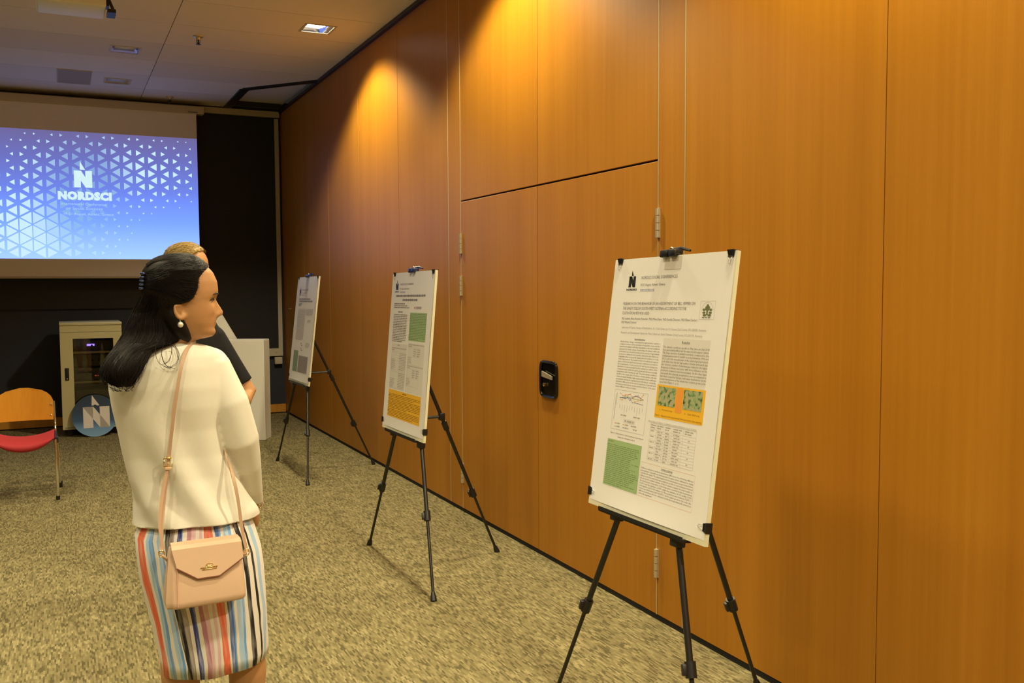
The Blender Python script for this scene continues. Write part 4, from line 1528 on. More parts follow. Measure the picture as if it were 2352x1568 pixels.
# slanted-top white panel right behind it
pb = cW+tv*0.26
pz = lambda px, py: (lambda q: q)(CAM+ray(px, py)*((pb-CAM)@tv/(ray(px, py)@tv)))
q1, q2 = pz(545, 783), pz(486, 686)
def at_w(p):
    return (p-pb)@wv
u1_, u2_ = at_w(q1), at_w(q2)
poly = [pb+wv*(u2_-0.28), pb+wv*u1_, pb+wv*u1_+np.array([0, 0, q1[2]]), pb+wv*u2_+np.array([0, 0, q2[2]]), pb+wv*(u2_-0.28)+np.array([0, 0, q2[2]])]
tag(MB().prism(poly, tv*0.035).build('slanted_panel', M_WHITE), 'white panel with a slanted top edge standing behind the white box', 'panel')

# ---- chair with plywood back and red seat, facing the room
chx, chy = -0.262, 7.56
ct = thing('chair', (chx, chy, 0), 'chair with orange plywood back, red seat and chrome legs', 'chair')
bk_ = MB()
nu, nv = 20, 12
vsf, vsb = [], []
Wb, zb0, zb1 = 0.197, 0.522, 0.762
for j in range(nv+1):
    tt = j/nv
    z = zb0+(zb1-zb0)*tt
    # rounded arch outline
    if tt > 0.42:
        k = (tt-0.42)/0.58
        wd = Wb*max(0.0, 1-k**2.6)**(1/2.2)
    else:
        wd = Wb-0.006*(0.42-tt)/0.42
    wd = max(wd, 0.03)
    for i in range(nu+1):
        s_ = -1+2*i/nu
        x = chx+wd*s_
        y = chy+0.235+0.03*tt-0.035*((wd*s_)/Wb)**2
        vsf.append((x, y, z))
        vsb.append((x, y+0.011, z))
N = len(vsf)
fs = []
for j in range(nv):
    for i in range(nu):
        a = j*(nu+1)+i
        fs.append((a, a+1, a+nu+2, a+nu+1))
        fs.append((N+a, N+a+nu+1, N+a+nu+2, N+a+1))
edge = [i for i in range(nu+1)]+[j*(nu+1)+nu for j in range(1, nv+1)]+[nv*(nu+1)+i for i in range(nu-1, -1, -1)]+[j*(nu+1) for j in range(nv-1, 0, -1)]
for a, b_ in zip(edge, edge[1:]+edge[:1]):
    fs.append((a, N+a, N+b_, b_))
bk_.add(vsf+vsb, fs)
bko = bk_.build('backrest', M_PLY, ct, True, auto=50)
st = MB()
secs = []
for i in range(25):
    s_ = -1+2*i/24
    x = chx+0.196*s_
    top_ = 0.458-0.036*(1-s_**2)
    thk = 0.026+0.062*(1-abs(s_)**2.4)
    ring = []
    for k in range(20):
        a = 2*math.pi*k/20
        ca, sa = math.cos(a), math.sin(a)
        yy = chy-0.015+0.20*math.copysign(abs(ca)**0.6, ca)
        front = 0.5-0.5*ca
        zz = top_-thk*0.5*(0.35+0.65*front)+thk*0.5*(0.35+0.65*front)*math.copysign(abs(sa)**0.7, sa)
        ring.append((x, yy, zz))
    secs.append(ring)
st.sections(secs)
st.build('seat', M_RED, ct, True, auto=60)
for s_ in (-1, 1):
    x = chx+s_*0.203
    l = MB()
    l.tube([(x, chy-0.19, 0.43), (x+s_*0.004, chy-0.20, 0.34), (x+s_*0.004, chy-0.215, 0.02)], [0.012, 0.013, 0.0095], n=14)
    lo = l.build('leg', M_CHROME, ct, True, auto=50)
    MB().tube([(x+s_*0.004, chy-0.2155, 0.0), (x+s_*0.004, chy-0.215, 0.028)], 0.0135, n=12).build('foot_cap', M_BLACK, lo, True, auto=40)
    l = MB()
    l.tube([(x, chy+0.16, 0.43), (x+s_*0.01, chy+0.20, 0.25), (x+s_*0.022, chy+0.235, 0.02)], 0.010, n=12)
    lo = l.build('leg', M_CHROME, ct, True, auto=50)
    MB().tube([(x+s_*0.022, chy+0.236, 0.0), (x+s_*0.022, chy+0.235, 0.05)], 0.0130, n=12).build('foot_cap', M_BLACK, lo, True, auto=40)
    MB().tube([(x, chy-0.20, 0.432), (x, chy+0.17, 0.432)], 0.011, n=10).rbox((x+s_*0.004, chy-0.17, 0.425), (0.016, 0.025, 0.022), None, 0.005, 2).build('side_rail', M_BLACK, ct, True, auto=40)
    MB().tube([(x, chy+0.15, 0.435), (x-s_*0.001, chy+0.20, 0.47), (x-s_*0.002, chy+0.212, 0.53), (x-s_*0.006, chy+0.222, 0.66)], 0.0075, n=10).build('back_post', M_CHROME, ct, True, auto=50)
    for zz in (0.555, 0.64):
        MB().lathe([(0.007, 0), (0.005, 0.004)], (chx+s_*0.178, chy+0.212, zz), (0, -1, 0), n=10).build('rivet', M_SILVER, bko, True)

# ================================================================== PEOPLE


class Frame:
    """a person's own axes: s = to the right seen from the camera, t = away, z = up"""

    def __init__(self, px, dist):
        d = ray(px, 800)
        dh = nrm((d[0], d[1], 0))
        p = CAM+ray(px, 784)*dist
        self.o = np.array([p[0], p[1], 0.0])
        self.t = dh
        self.s = np.array([dh[1], -dh[0], 0.0])

    def px(self, x, y, t=0.0):
        """point seen at pixel x,y at depth t behind the person's own plane"""
        d = ray(x, y)
        k = ((self.o+self.t*t-CAM)@self.t)/(d@self.t)
        return CAM+d*k

    def ring(self, y, xl, xr, b, tc=0.0, n=40, p=2.3, dz=0.0):
        """horizontal elliptic ring from silhouette pixels"""
        L, R = self.px(xl, y, tc), self.px(xr, y, tc)
        c = (L+R)/2
        a = np.linalg.norm(R-L)/2
        out = []
        for k in range(n):
            an = 2*math.pi*k/n
            ca, sa = math.cos(an), math.sin(an)
            q = c+self.s*a*math.copysign(abs(ca)**(2/p), ca)+self.t*b*math.copysign(abs(sa)**(2/p), sa)
            q[2] = c[2]+dz*ca
            out.append(q)
        return out


HEADZ = [-0.006, 0.0, 0.004, 0.015, 0.03, 0.04, 0.05, 0.065, 0.085, 0.103, 0.115, 0.130, 0.155, 0.180, 0.200, 0.212, 0.2185, 0.221]
HEADF = [0.030, 0.060, 0.076, 0.0835, 0.079, 0.0815, 0.082, 0.082, 0.082, 0.0825, 0.0885, 0.0915, 0.0890, 0.0790, 0.061, 0.040, 0.020, 0.004]
HEADB = [0.040, 0.046, 0.050, 0.056, 0.062, 0.067, 0.071, 0.079, 0.089, 0.096, 0.099, 0.101, 0.101, 0.095, 0.081, 0.062, 0.040, 0.015]
HEADW = [0.020, 0.034, 0.041, 0.050, 0.058, 0.0625, 0.0655, 0.069, 0.0715, 0.0735, 0.0745, 0.0755, 0.0745, 0.069, 0.058, 0.043, 0.028, 0.010]


def head_front(y, z):
    F, Wd = np.interp(z, HEADZ, HEADF), np.interp(z, HEADZ, HEADW)
    q = min(0.9999, abs(y)/Wd)
    x = F*(1-q**2.35)**(1/2.35)
    # nose
    N = np.interp(z, [0.052, 0.057, 0.062, 0.069, 0.078, 0.090, 0.100, 0.106], [0.0, 0.010, 0.021, 0.025, 0.020, 0.0125, 0.006, 0.0])
    sg_ = np.interp(z, [0.055, 0.065, 0.085, 0.105], [0.0125, 0.012, 0.0085, 0.008])
    x += N*math.exp(-(y/sg_)**2)
    x += 0.006*math.exp(-((abs(y)-0.0145)/0.005)**2-((z-0.063)/0.006)**2)
    # lips and chin
    x += 0.0045*math.exp(-(y/0.021)**2-((z-0.0475)/0.0042)**2)
    x -= 0.0035*math.exp(-(y/0.024)**2-((z-0.0415)/0.0022)**2)
    x += 0.0045*math.exp(-(y/0.018)**2-((z-0.0355)/0.0045)**2)
    x -= 0.0025*math.exp(-(y/0.02)**2-((z-0.027)/0.004)**2)
    # eye sockets
    x -= 0.0105*math.exp(-((abs(y)-0.032)/0.015)**2-((z-0.102)/0.0085)**2)
    # cheek
    x += 0.004*math.exp(-((abs(y)-0.042)/0.015)**2-((z-0.075)/0.014)**2)
    return x


def head_rings(off=None, n=96, rows=90):
    zs = np.linspace(-0.006, 0.221, rows)
    out = []
    for z in zs:
        B, Wd = np.interp(z, HEADZ, HEADB), np.interp(z, HEADZ, HEADW)
        ring = []
        for k in range(n):
            an = 2*math.pi*k/n
            ca, sa = math.cos(an), math.sin(an)
            y = Wd*math.copysign(abs(sa)**(2/2.2), sa)
            if ca >= 0:
                x = head_front(y, z)
            else:
                x = -B*abs(ca)**(2/2.15)
            p = np.array([x, y, z])
            if off is not None:
                d = off(x, y, z)
                c0 = np.array([0, 0, 0.11])
                dv_ = nrm((p-c0)*np.array([1, 1.2, 0.8]))
                p = p+dv_*d
            ring.append(p)
        out.append(ring)
    return out


SKIN = np.array((0.48, 0.255, 0.112))
M_SKIN = attr_mat('skin', 0.5, 0.35, sss=0.15)
M_EYE = attr_mat('eye_surface', 0.12, 0.6)


class Head:
    def __init__(self, o, fx, up=(0, 0, 1), scale=1.0):
        self.o = np.array(o, float)
        self.z = nrm(up)
        self.x = nrm(np.array(fx, float)-self.z*(np.array(fx, float)@self.z))
        self.y = np.cross(self.z, self.x)
        self.k = scale

    def w(self, p):
        return self.o+self.k*(self.x*p[0]+self.y*p[1]+self.z*p[2])

    def loc(self, co):
        d = (co-self.o)/self.k
        return np.stack([d@self.x, d@self.y, d@self.z], 1)

    def add_head(self, mb):
        mb.sections([[self.w(p) for p in r] for r in head_rings()])
        ax = [self.x, self.y, self.z]
        for s in (-1, 1):
            c = self.w((-0.017, s*0.0715, 0.074))
            xr = nrm(self.x*0.96-self.z*0.12+s*self.y*-0.35)
            zr = nrm(self.z-0.18*self.x)
            yr = np.cross(zr, xr)
            mb.sphere(c, 0.001*self.k, sc=(12.5, 6.0, 21), ax=[xr, yr, zr])
            pts = []
            for i in range(13):
                a = math.radians(-60+i*24)
                pts.append(c+self.k*(xr*(-0.0125*math.sin(a+0.4)*1.0)+zr*(0.0205*math.cos(a+0.4))+yr*s*0.0050))
            mb.tube(pts, 0.0042*self.k, n=8)

    def skin_colour(self, co, lips=(0.36, 0.12, 0.08)):
        L = self.loc(co)
        col = np.tile(SKIN, (len(co), 1))
        lip = np.exp(-(L[:, 1]/0.024)**4-((L[:, 2]-0.0415)/0.0085)**4)*(L[:, 0] > 0.055)
        col = col*(1-0.75*lip[:, None])+np.array(lips)*(0.75*lip[:, None])
        blush = 0.35*np.exp(-((np.abs(L[:, 1])-0.05)/0.02)**2-((L[:, 2]-0.07)/0.02)**2)*(L[:, 0] > 0.0)
        col = col*(1-blush[:, None])+np.array((0.46, 0.215, 0.09))*blush[:, None]
        return col

    def eyes(self, parent, brow):
        for s in (-1, 1):
            x0 = head_front(s*0.032, 0.102)-0.0062
            c = np.array([x0, s*0.032, 0.102])
            b = MB()
            n, m_ = 20, 14
            secs = []
            dirs = []
            for i in range(m_+1):
                ph = math.pi*(i+0.02)/(m_+0.04)
                secs.append([self.w(c+0.0118*np.array([math.cos(ph), math.sin(ph)*math.cos(2*math.pi*k/n), math.sin(ph)*math.sin(2*math.pi*k/n)])) for k in range(n)])
                dirs.append(ph)
            for i in range(m_):
                a = (dirs[i]+dirs[i+1])/2
                colr = (0.01, 0.008, 0.006) if a < 0.28 else ((0.05, 0.025, 0.012) if a < 0.62 else (0.62, 0.55, 0.48))
                b.sections([secs[i], secs[i+1]], cap=(i == 0), col=colr)
            b.build('eye', M_EYE, parent, True)
            # lids / lashes
            l = MB()
            pts = []
            for i in range(9):
                yy = s*(0.018+0.0305*i/8)
                zz = 0.1035+0.0052*math.sin(math.pi*i/8)
                xx = max(head_front(yy, zz), x0+math.sqrt(max(0, 0.0118**2-(yy-s*0.032)**2-(zz-0.102)**2)))+0.0006
                pts.append(self.w((xx, yy, zz)))
            l.tube(pts, [0.0012, 0.0018, 0.0022, 0.0025, 0.0026, 0.0026, 0.0025, 0.0021, 0.0015], n=6)
            l.build('eyelashes', brow, parent, True)
            e_ = MB()
            pts = []
            for i in range(9):
                yy = s*(0.013+0.036*i/8)
                zz = 0.1175+0.0055*math.sin(math.pi*min(1, 0.15+0.75*i/8))
                pts.append(self.w((head_front(yy, zz)+0.0006, yy, zz)))
            e_.tube(pts, [0.0018, 0.0027, 0.0030, 0.0030, 0.0028, 0.0026, 0.0022, 0.0016, 0.0008], n=6)
            e_.build('eyebrow', brow, parent, True)
        ml = MB()
        pts = []
        for i in range(13):
            yy = -0.0225+0.045*i/12
            zz = 0.0412+0.0012*math.cos(yy/0.0225*math.pi)
            pts.append(self.w((head_front(yy, zz)+0.0002, yy, zz)))
        ml.tube(pts, [0.0004]+[0.0010]*11+[0.0004], n=6)
        ml.build('lip_line', mat('lip_dark', (0.14, 0.035, 0.025), 0.6), parent, True)


def hand(mb, wrist, d, pn, side, k=1.0):
    """palm and five curled fingers. d: forearm direction, pn: palm normal, side: +1/-1 thumb side along d x pn"""
    d, pn = nrm(d), np.array(pn, float)
    pn = nrm(pn-d*(pn@d))
    w = np.cross(d, pn)*side            # towards the thumb
    wrist = np.array(wrist, float)
    secs = []
    for a, hw, ht in ((-0.02, 0.024, 0.018), (0.015, 0.028, 0.016), (0.045, 0.037, 0.015), (0.075, 0.040, 0.013), (0.088, 0.037, 0.010)):
        secs.append([wrist+d*a*k+w*hw*k*math.cos(2*math.pi*q/16)+pn*ht*k*math.sin(2*math.pi*q/16) for q in range(16)])
    mb.sections(secs)
    for i, (off, ln_) in enumerate(((0.028, 0.072), (0.0095, 0.080), (-0.0095, 0.074), (-0.027, 0.058))):
        p = wrist+d*0.080*k+w*off*k
        ang = 0.25
        pts = [wrist+d*0.06*k+w*off*k, p]
        for f_, bend in ((0.45, 0.35), (0.30, 0.55), (0.25, 0.45)):
            ang += bend*(0.9+0.08*i)
            p = p+(d*math.cos(ang)+pn*math.sin(ang))*ln_*f_*k
            pts.append(p)
        mb.tube(pts, [0.0095*k, 0.0092*k, 0.0085*k, 0.0078*k, 0.0062*k], n=10)
    p0 = wrist+d*0.018*k+w*0.022*k
    p1 = p0+(d*0.55+w*0.75+pn*0.3)*0.040*k
    p2 = p1+(d*0.85+w*0.30+pn*0.45)*0.032*k
    p3 = p2+(d*0.90-w*0.05+pn*0.45)*0.025*k
    mb.tube([p0, p1, p2, p3], [0.0125*k, 0.0112*k, 0.0098*k, 0.0070*k], n=10)


# ---------------------------------------------------------------- woman in the cream jacket
FW = Frame(450, 2.6)
wm = thing('person', FW.o, 'person in a cream jacket and striped skirt with dark hair, looking sideways', 'person')
chin = FW.px(424, 776, -0.01)
hdW = Head(chin, FW.s*math.cos(0.06)+FW.t*math.sin(0.06)+np.array([0, 0, -0.02]), nrm(np.array([0, 0, 1.0])+FW.s*0.0))

JK = [(783, 352, 430, 0.050, 0.0), (790, 338, 452, 0.064, 0.0), (798, 318, 486, 0.080, 0.0), (815, 285, 500, 0.098, 0.0), (840, 262, 508, 0.110, 0.0), (885, 248, 516, 0.118, 0.0),
      (930, 256, 514, 0.118, 0.0), (980, 270, 512, 0.114, 0.0), (1040, 288, 518, 0.108, 0.0), (1090, 300, 532, 0.108, 0.0), (1140, 303, 560, 0.116, 0.0), (1175, 304, 585, 0.125, 0.0), (1200, 304, 592, 0.130, 0.0)]
SK = [(1165, 330, 560, 0.100), (1190, 318, 574, 0.112), (1215, 309, 584, 0.124), (1260, 314, 598, 0.130), (1300, 320, 604, 0.131), (1350, 333, 609, 0.130), (1400, 346, 613, 0.126), (1450, 357, 615, 0.121), (1490, 366, 616, 0.117), (1512, 371, 614, 0.115)]
arm = [(486, 838, -0.005, 0.050), (524, 928, -0.020, 0.057), (551, 1010, -0.012, 0.053), (563, 1066, 0.030, 0.045), (574, 1118, 0.095, 0.036), (581, 1150, 0.150, 0.031)]
armL = [(290, 862, 0.010, 0.050), (302, 950, 0.060, 0.046), (338, 1045, 0.100, 0.044), (400, 1085, 0.190, 0.040), (490, 1100, 0.215, 0.033)]

body = MB()
hdW.add_head(body)
nk = [chin+hdW.x*-0.025+np.array([0, 0, 0.055]), chin+hdW.x*-0.022+np.array([0, 0, 0.01]), FW.px(398, 790, 0.005), FW.px(392, 830, 0.0)]
body.tube(nk, [0.054, 0.052, 0.054, 0.07], n=24)
rings = []
for (y, xl, xr, b, tc) in JK[1:]:
    c = (xl+xr)/2
    rings.append(FW.ring(y+4, c-(c-xl)*0.88, c+(xr-c)*0.88, b*0.86, tc))
for (y, xl, xr, b) in SK[2:5]:
    c = (xl+xr)/2
    rings.append(FW.ring(y, c-(c-xl)*0.90, c+(xr-c)*0.90, b*0.9))
body.sections(rings)
for A_ in (arm, armL):
    body.tube([FW.px(x, y, t) for x, y, t, r in A_], [min(r-0.014, 0.040) if i < len(A_)-1 else 0.021 for i, (x, y, t, r) in enumerate(A_)], n=20)
wR, wR0 = FW.px(*arm[-1][:3]), FW.px(*arm[-2][:3])
hand(body, wR+nrm(wR-wR0)*0.016, wR-wR0, -FW.s+0.1*FW.t, 1, 0.92)
wL, wL0 = FW.px(*armL[-1][:3]), FW.px(*armL[-2][:3])
hand(body, wL+nrm(wL-wL0)*0.016, wL-wL0, -FW.t, -1, 0.92)
for cx, tx in ((414, 0.0), (569, 0.0)):
    hip = FW.px(cx+(14 if cx < 500 else -38), 1290, 0.0)
    kn_ = FW.px(cx, 1545, -0.005)
    an_ = np.array([*(kn_[:2]+FW.t[:2]*0.012+FW.s[:2]*(0.018 if cx < 500 else -0.018)), 0.085])
    md = kn_*0.55+an_*0.45-FW.t*0.012
    body.tube([hip, kn_*0.5+hip*0.5, kn_, kn_*0.85+an_*0.15, md, an_*0.8+kn_*0.2, an_, an_-np.array([0, 0, 0.05])], [0.072, 0.063, 0.0525, 0.050, 0.053, 0.039, 0.032, 0.034], n=24)
    # foot
    secs = []
    for a, hw, ht, zc_ in ((-0.055, 0.022, 0.028, 0.062), (-0.02, 0.032, 0.038, 0.060), (0.05, 0.036, 0.028, 0.048), (0.11, 0.042, 0.017, 0.026), (0.16, 0.034, 0.012, 0.019)):
        c = np.array([an_[0], an_[1], 0])+FW.t*a+np.array([0, 0, zc_])
        secs.append([c+FW.s*hw*math.cos(2*math.pi*q/16)+np.array([0, 0, 1])*ht*math.sin(2*math.pi*q/16) for q in range(16)])
    body.sections(secs)
    sh = MB()
    secs = []
    for a, hw, ht, zc_ in ((-0.064, 0.018, 0.030, 0.060), (-0.04, 0.034, 0.038, 0.056), (0.0, 0.0385, 0.024, 0.040), (0.06, 0.042, 0.020, 0.030), (0.11, 0.048, 0.022, 0.026), (0.16, 0.042, 0.018, 0.022), (0.19, 0.016, 0.010, 0.014)):
        c = np.array([an_[0], an_[1], 0])+FW.t*a+np.array([0, 0, zc_-0.003])
        secs.append([c+FW.s*hw*math.cos(2*math.pi*q/20)+np.array([0, 0, 1])*ht*math.sin(2*math.pi*q/20) for q in range(20)])
    sh.sections(secs)
    sh.tube([np.array([an_[0], an_[1], 0.0])-FW.t*0.05, np.array([an_[0], an_[1], 0.035])-FW.t*0.045], [0.012, 0.022], n=14)
    sh.build('shoe', M_SHOE, wm, True, auto=50)
skin_o = remesh(body, 'body', 0.0042, M_SKIN, wm, 3, hdW.skin_colour)
M_BROW = mat('dark_brow', (0.018, 0.012, 0.009), 0.6)
hdW.eyes(wm, M_BROW)

# jacket
jk = MB()
jr = []
for i, (y, xl, xr, b, tc) in enumerate(JK):
    tilt = 0.0
    jr.append(FW.ring(y, xl, xr, b, tc, n=64))
jr.append(FW.ring(1220, 303, 600, 0.138, 0.0, n=64))
jr.append(FW.ring(1245, 302, 606, 0.143, 0.0, n=64))
# cloth folds
jr2 = []
for r in jr:
    rr = []
    c = sum(r)/len(r)
    for p in r:
        s_, t_, z_ = (p-c)@FW.s, (p-c)@FW.t, p[2]
        f = 0.006*math.sin(9*s_/0.17+3.2*z_*6+1.0)*math.exp(-((z_-0.93)/0.2)**2)
        f += 0.004*math.sin(7*math.atan2(t_, s_)+0.6)*math.exp(-((z_-0.84)/0.05)**2)
        f += 0.007*math.sin(24*(s_+0.6*z_))*math.exp(-((s_-0.08)/0.06)**2-((z_-1.13)/0.10)**2)
        rr.append(p+nrm(np.array([p[0]-c[0], p[1]-c[1], 1e-6]))*f*(1.6 if t_ < 0 else 0.3))
    jr2.append(rr)
jk.sections(jr2)
jk.tube([FW.px(x, y, t) for x, y, t, r in arm[:1]]+[FW.px(x, y, t) for x, y, t, r in arm], [0.02]+[r for x, y, t, r in arm], n=28) if False else jk.tube([FW.px(x, y, t) for x, y, t, r in arm], [r for x, y, t, r in arm], n=28)
jk.sphere(FW.px(484, 836, 0.0), 0.050, sc=(1.0, 1.0, 0.95))
jk.tube([FW.px(x, y, t) for x, y, t, r in armL], [r for x, y, t, r in armL], n=28)
jk.sphere(FW.px(291, 858, 0.008), 0.050)
jacket = remesh(jk, 'jacket', 0.0048, M_JACKET, wm, 9)
# crisp lower edge of the jacket: cut the cloth at the hem line
hemL, hemM, hemR = FW.px(304, 1203, -0.02), FW.px(440, 1213, -0.13), FW.px(596, 1180, -0.02)
hs = [(p-FW.o)@FW.s for p in (hemL, hemM, hemR)]
hz_ = [p[2] for p in (hemL, hemM, hemR)]
qa = np.polyfit(hs, hz_, 2)
bm = bmesh.new()
bm.from_mesh(jacket.data)
for v in bm.verts:
    v.co.z -= float(np.polyval(qa, float(np.array(v.co)@FW.s)))
bmesh.ops.bisect_plane(bm, geom=list(bm.verts)+list(bm.edges)+list(bm.faces), dist=1e-5, plane_co=(0, 0, 0), plane_no=(0, 0, 1), clear_inner=True)
for v in bm.verts:
    v.co.z += float(np.polyval(qa, float(np.array(v.co)@FW.s)))
bm.to_mesh(jacket.data)
bm.free()
sd = jacket.modifiers.new('cloth', 'SOLIDIFY')
sd.thickness = 0.003
sd.offset = -1
col_ = MB()
pts = []
for k in range(25):
    a = 2*math.pi*k/24
    pts.append(FW.px(394, 784, 0.0)+FW.s*0.058*math.cos(a)+FW.t*0.056*math.sin(a)+np.array([0, 0, -0.004+0.004*math.sin(a)]))
col_.tube(pts, 0.0065, n=10, cap=False)
col_.build('collar', M_JACKET, jacket, True)
MB().tube([FW.px(374, 779, -0.058), FW.px(388, 778, -0.060)], 0.004, n=8).build('necklace_clasp', M_GOLD, wm, True)

# skirt with painted vertical stripes
skm = bpy.data.materials.new('striped_skirt')
skm.use_nodes = True
nt = skm.node_tree
bs = nt.nodes['Principled BSDF']
uvn = nt.nodes.new('ShaderNodeUVMap')
uvn.uv_map = 'stripe'
sp = nt.nodes.new('ShaderNodeSeparateXYZ')
nt.links.new(uvn.outputs[0], sp.inputs[0])
nz = nt.nodes.new('ShaderNodeTexNoise')
nz.inputs['Scale'].default_value = 1.0
mp = nt.nodes.new('ShaderNodeMapping')
mp.inputs['Scale'].default_value = (9.0, 3.2, 1.0)
nt.links.new(uvn.outputs[0], mp.inputs[0])
nt.links.new(mp.outputs[0], nz.inputs['Vector'])
u = math_n(nt, 'ADD', sp.outputs[0], math_n(nt, 'MULTIPLY_ADD', nz.outputs['Fac'], 0.05, -0.025))
rp1, rp2 = nt.nodes.new('ShaderNodeValToRGB'), nt.nodes.new('ShaderNodeValToRGB')
WH, BL, LB, CO, BK, GY, NV, MV, PK, DB = (0.80, 0.77, 0.72), (0.16, 0.36, 0.72), (0.38, 0.58, 0.84), (0.80, 0.16, 0.08), (0.012, 0.012, 0.015), (0.33, 0.29, 0.28), (0.03, 0.04, 0.26), (0.48, 0.22, 0.30), (0.72, 0.46, 0.52), (0.07, 0.15, 0.44)
left = [(0, WH), (0.035, CO), (0.085, WH), (0.105, LB), (0.13, BL), (0.155, WH), (0.185, LB), (0.215, BL), (0.235, WH), (0.245, BK), (0.285, GY), (0.325, WH), (0.355, NV), (0.385, DB), (0.395, WH), (0.425, MV), (0.465, PK), (0.50, WH)]
right_ = [(0.50, WH), (0.53, PK), (0.555, WH), (0.575, CO), (0.635, WH), (0.655, DB), (0.69, BL), (0.705, WH), (0.73, LB), (0.775, BL), (0.795, WH), (0.825, BK), (0.865, WH), (0.905, BK), (0.925, WH), (0.945, LB), (0.97, WH)]
for rp, st_ in ((rp1, left), (rp2, right_)):
    cr = rp.color_ramp
    cr.interpolation = 'LINEAR'
    lo, hi = (0, 0.5) if rp is rp1 else (0.5, 1.0)
    sts = []
    cr.interpolation = 'CONSTANT'
    while len(cr.elements) > 1:
        cr.elements.remove(cr.elements[-1])
    cr.elements[0].position = 0
    cr.elements[0].color = (*st_[0][1], 1)
    for p, c in st_[1:]:
        k = cr.elements.new((p-lo)/(hi-lo))
        k.color = (*c, 1)
    sc_ = math_n(nt, 'DIVIDE', math_n(nt, 'SUBTRACT', u, lo), 0.5)
    nt.links.new(sc_, rp.inputs[0])
mx = node(nt, 'ShaderNodeMix', data_type='RGBA')
nt.links.new(math_n(nt, 'GREATER_THAN', u, 0.5), mx.inputs[0])
nt.links.new(rp1.outputs[0], mx.inputs[6])
nt.links.new(rp2.outputs[0], mx.inputs[7])
# watercolour washing-out along the stripes
nz2 = nt.nodes.new('ShaderNodeTexNoise')
nz2.inputs['Scale'].default_value = 1.0
mp2 = nt.nodes.new('ShaderNodeMapping')
mp2.inputs['Scale'].default_value = (38.0, 6.0, 1.0)
nt.links.new(uvn.outputs[0], mp2.inputs[0])
nt.links.new(mp2.outputs[0], nz2.inputs['Vector'])
mx2 = node(nt, 'ShaderNodeMix', data_type='RGBA')
cl_ = nt.nodes.new('ShaderNodeClamp')
nt.links.new(math_n(nt, 'MULTIPLY_ADD', nz2.outputs['Fac'], 2.4, -1.1), cl_.inputs[0])
nt.links.new(math_n(nt, 'MULTIPLY', cl_.outputs[0], 0.6), mx2.inputs[0])
nt.links.new(mx.outputs[2], mx2.inputs[6])
mx2.inputs[7].default_value = (*WH, 1)
nt.links.new(mx2.outputs[2], bs.inputs['Base Color'])
bs.inputs['Roughness'].default_value = 0.7
nS = 72
sk = MB()
rs = []
for (y, xl, xr, b) in SK:
    rs.append(FW.ring(y, xl, xr, b, 0.0, n=nS))
lastc = sum(p@FW.s for p in rs[-1])/nS
rs[-1] = [p+np.array([0, 0, -0.010+0.016*max(0, ((p@FW.s)-lastc)/0.15)]) for p in rs[-1]]
rs.append([sum(rs[-1])/nS+(p-sum(rs[-1])/nS)*0.965 for p in rs[-1]])
rs.append([p+np.array([0, 0, 0.03]) for p in rs[-1]])
# soft drapery
for i, r in enumerate(rs[:-2]):
    c = sum(r)/nS
    kz = i/len(rs)
    rs[i] = [p+nrm(np.array([p[0]-c[0], p[1]-c[1], 1e-6]))*(0.004*kz*math.sin(7.0*math.atan2((p-c)@FW.t, (p-c)@FW.s)+0.8*i)) for p in r]
sk.sections(rs, cap=False)
sko = sk.build('skirt', skm, wm, True)
uvl = sko.data.uv_layers.new(name='stripe')
inv = MW[wm.name]
for p_ in sko.data.polygons:
    for li in p_.loop_indices:
        vi = sko.data.loops[li].vertex_index
        ri, ki = vi//nS, vi % nS
        an = 2*math.pi*ki/nS
        uu = 0.5+0.5*math.copysign(abs(math.cos(an))**(2/2.3), math.cos(an))
        uvl.data[li].uv = (uu+0.02*min(ri, 9)/9*0.0, min(ri, 10)/10)

# hair
HL_Z = [-0.01, 0.010, 0.055, 0.088, 0.098, 0.110, 0.134, 0.164, 0.180, 0.193, 0.205, 0.23]
HL_X = [-0.06, -0.055, -0.040, -0.036, 0.010, 0.026, 0.038, 0.042, 0.055, 0.072, 0.10, 0.12]


def hair_off(hz, hx, amt, thin=0.75):
    def f(x, y, z):
        d = np.interp(z, hz, hx)-x
        t = max(0.0, min(1.0, d/0.016+0.3))
        t = t*t*(3-2*t)
        k = max(0.0, min(1.0, (x-0.025)/0.05))
        return -0.014+(0.014+amt*(1-thin*k))*t
    return f


hair = MB()
hair.sections([[hdW.w(p) for p in r] for r in head_rings(hair_off(HL_Z, HL_X, 0.0105), 96, 80)])
mane = [(632, 350, 412, 0.048, 0.000), (655, 334, 408, 0.060, 0.000), (690, 318, 402, 0.062, -0.004), (718, 305, 402, 0.062, -0.008), (742, 294, 412, 0.060, -0.016), (765, 284, 420, 0.056, -0.026), (785, 272, 410, 0.050, -0.044),
        (800, 262, 362, 0.046, -0.074), (816, 249, 344, 0.044, -0.098), (832, 238, 335, 0.042, -0.116), (848, 233, 326, 0.040, -0.126), (862, 237, 318, 0.036, -0.132), (874, 247, 310, 0.029, -0.135), (882, 258, 304, 0.020, -0.136), (888, 272, 298, 0.009, -0.136)]
hair.sections([FW.ring(y, xl, xr, b, tc, n=36, p=2.0) for (y, xl, xr, b, tc) in mane])
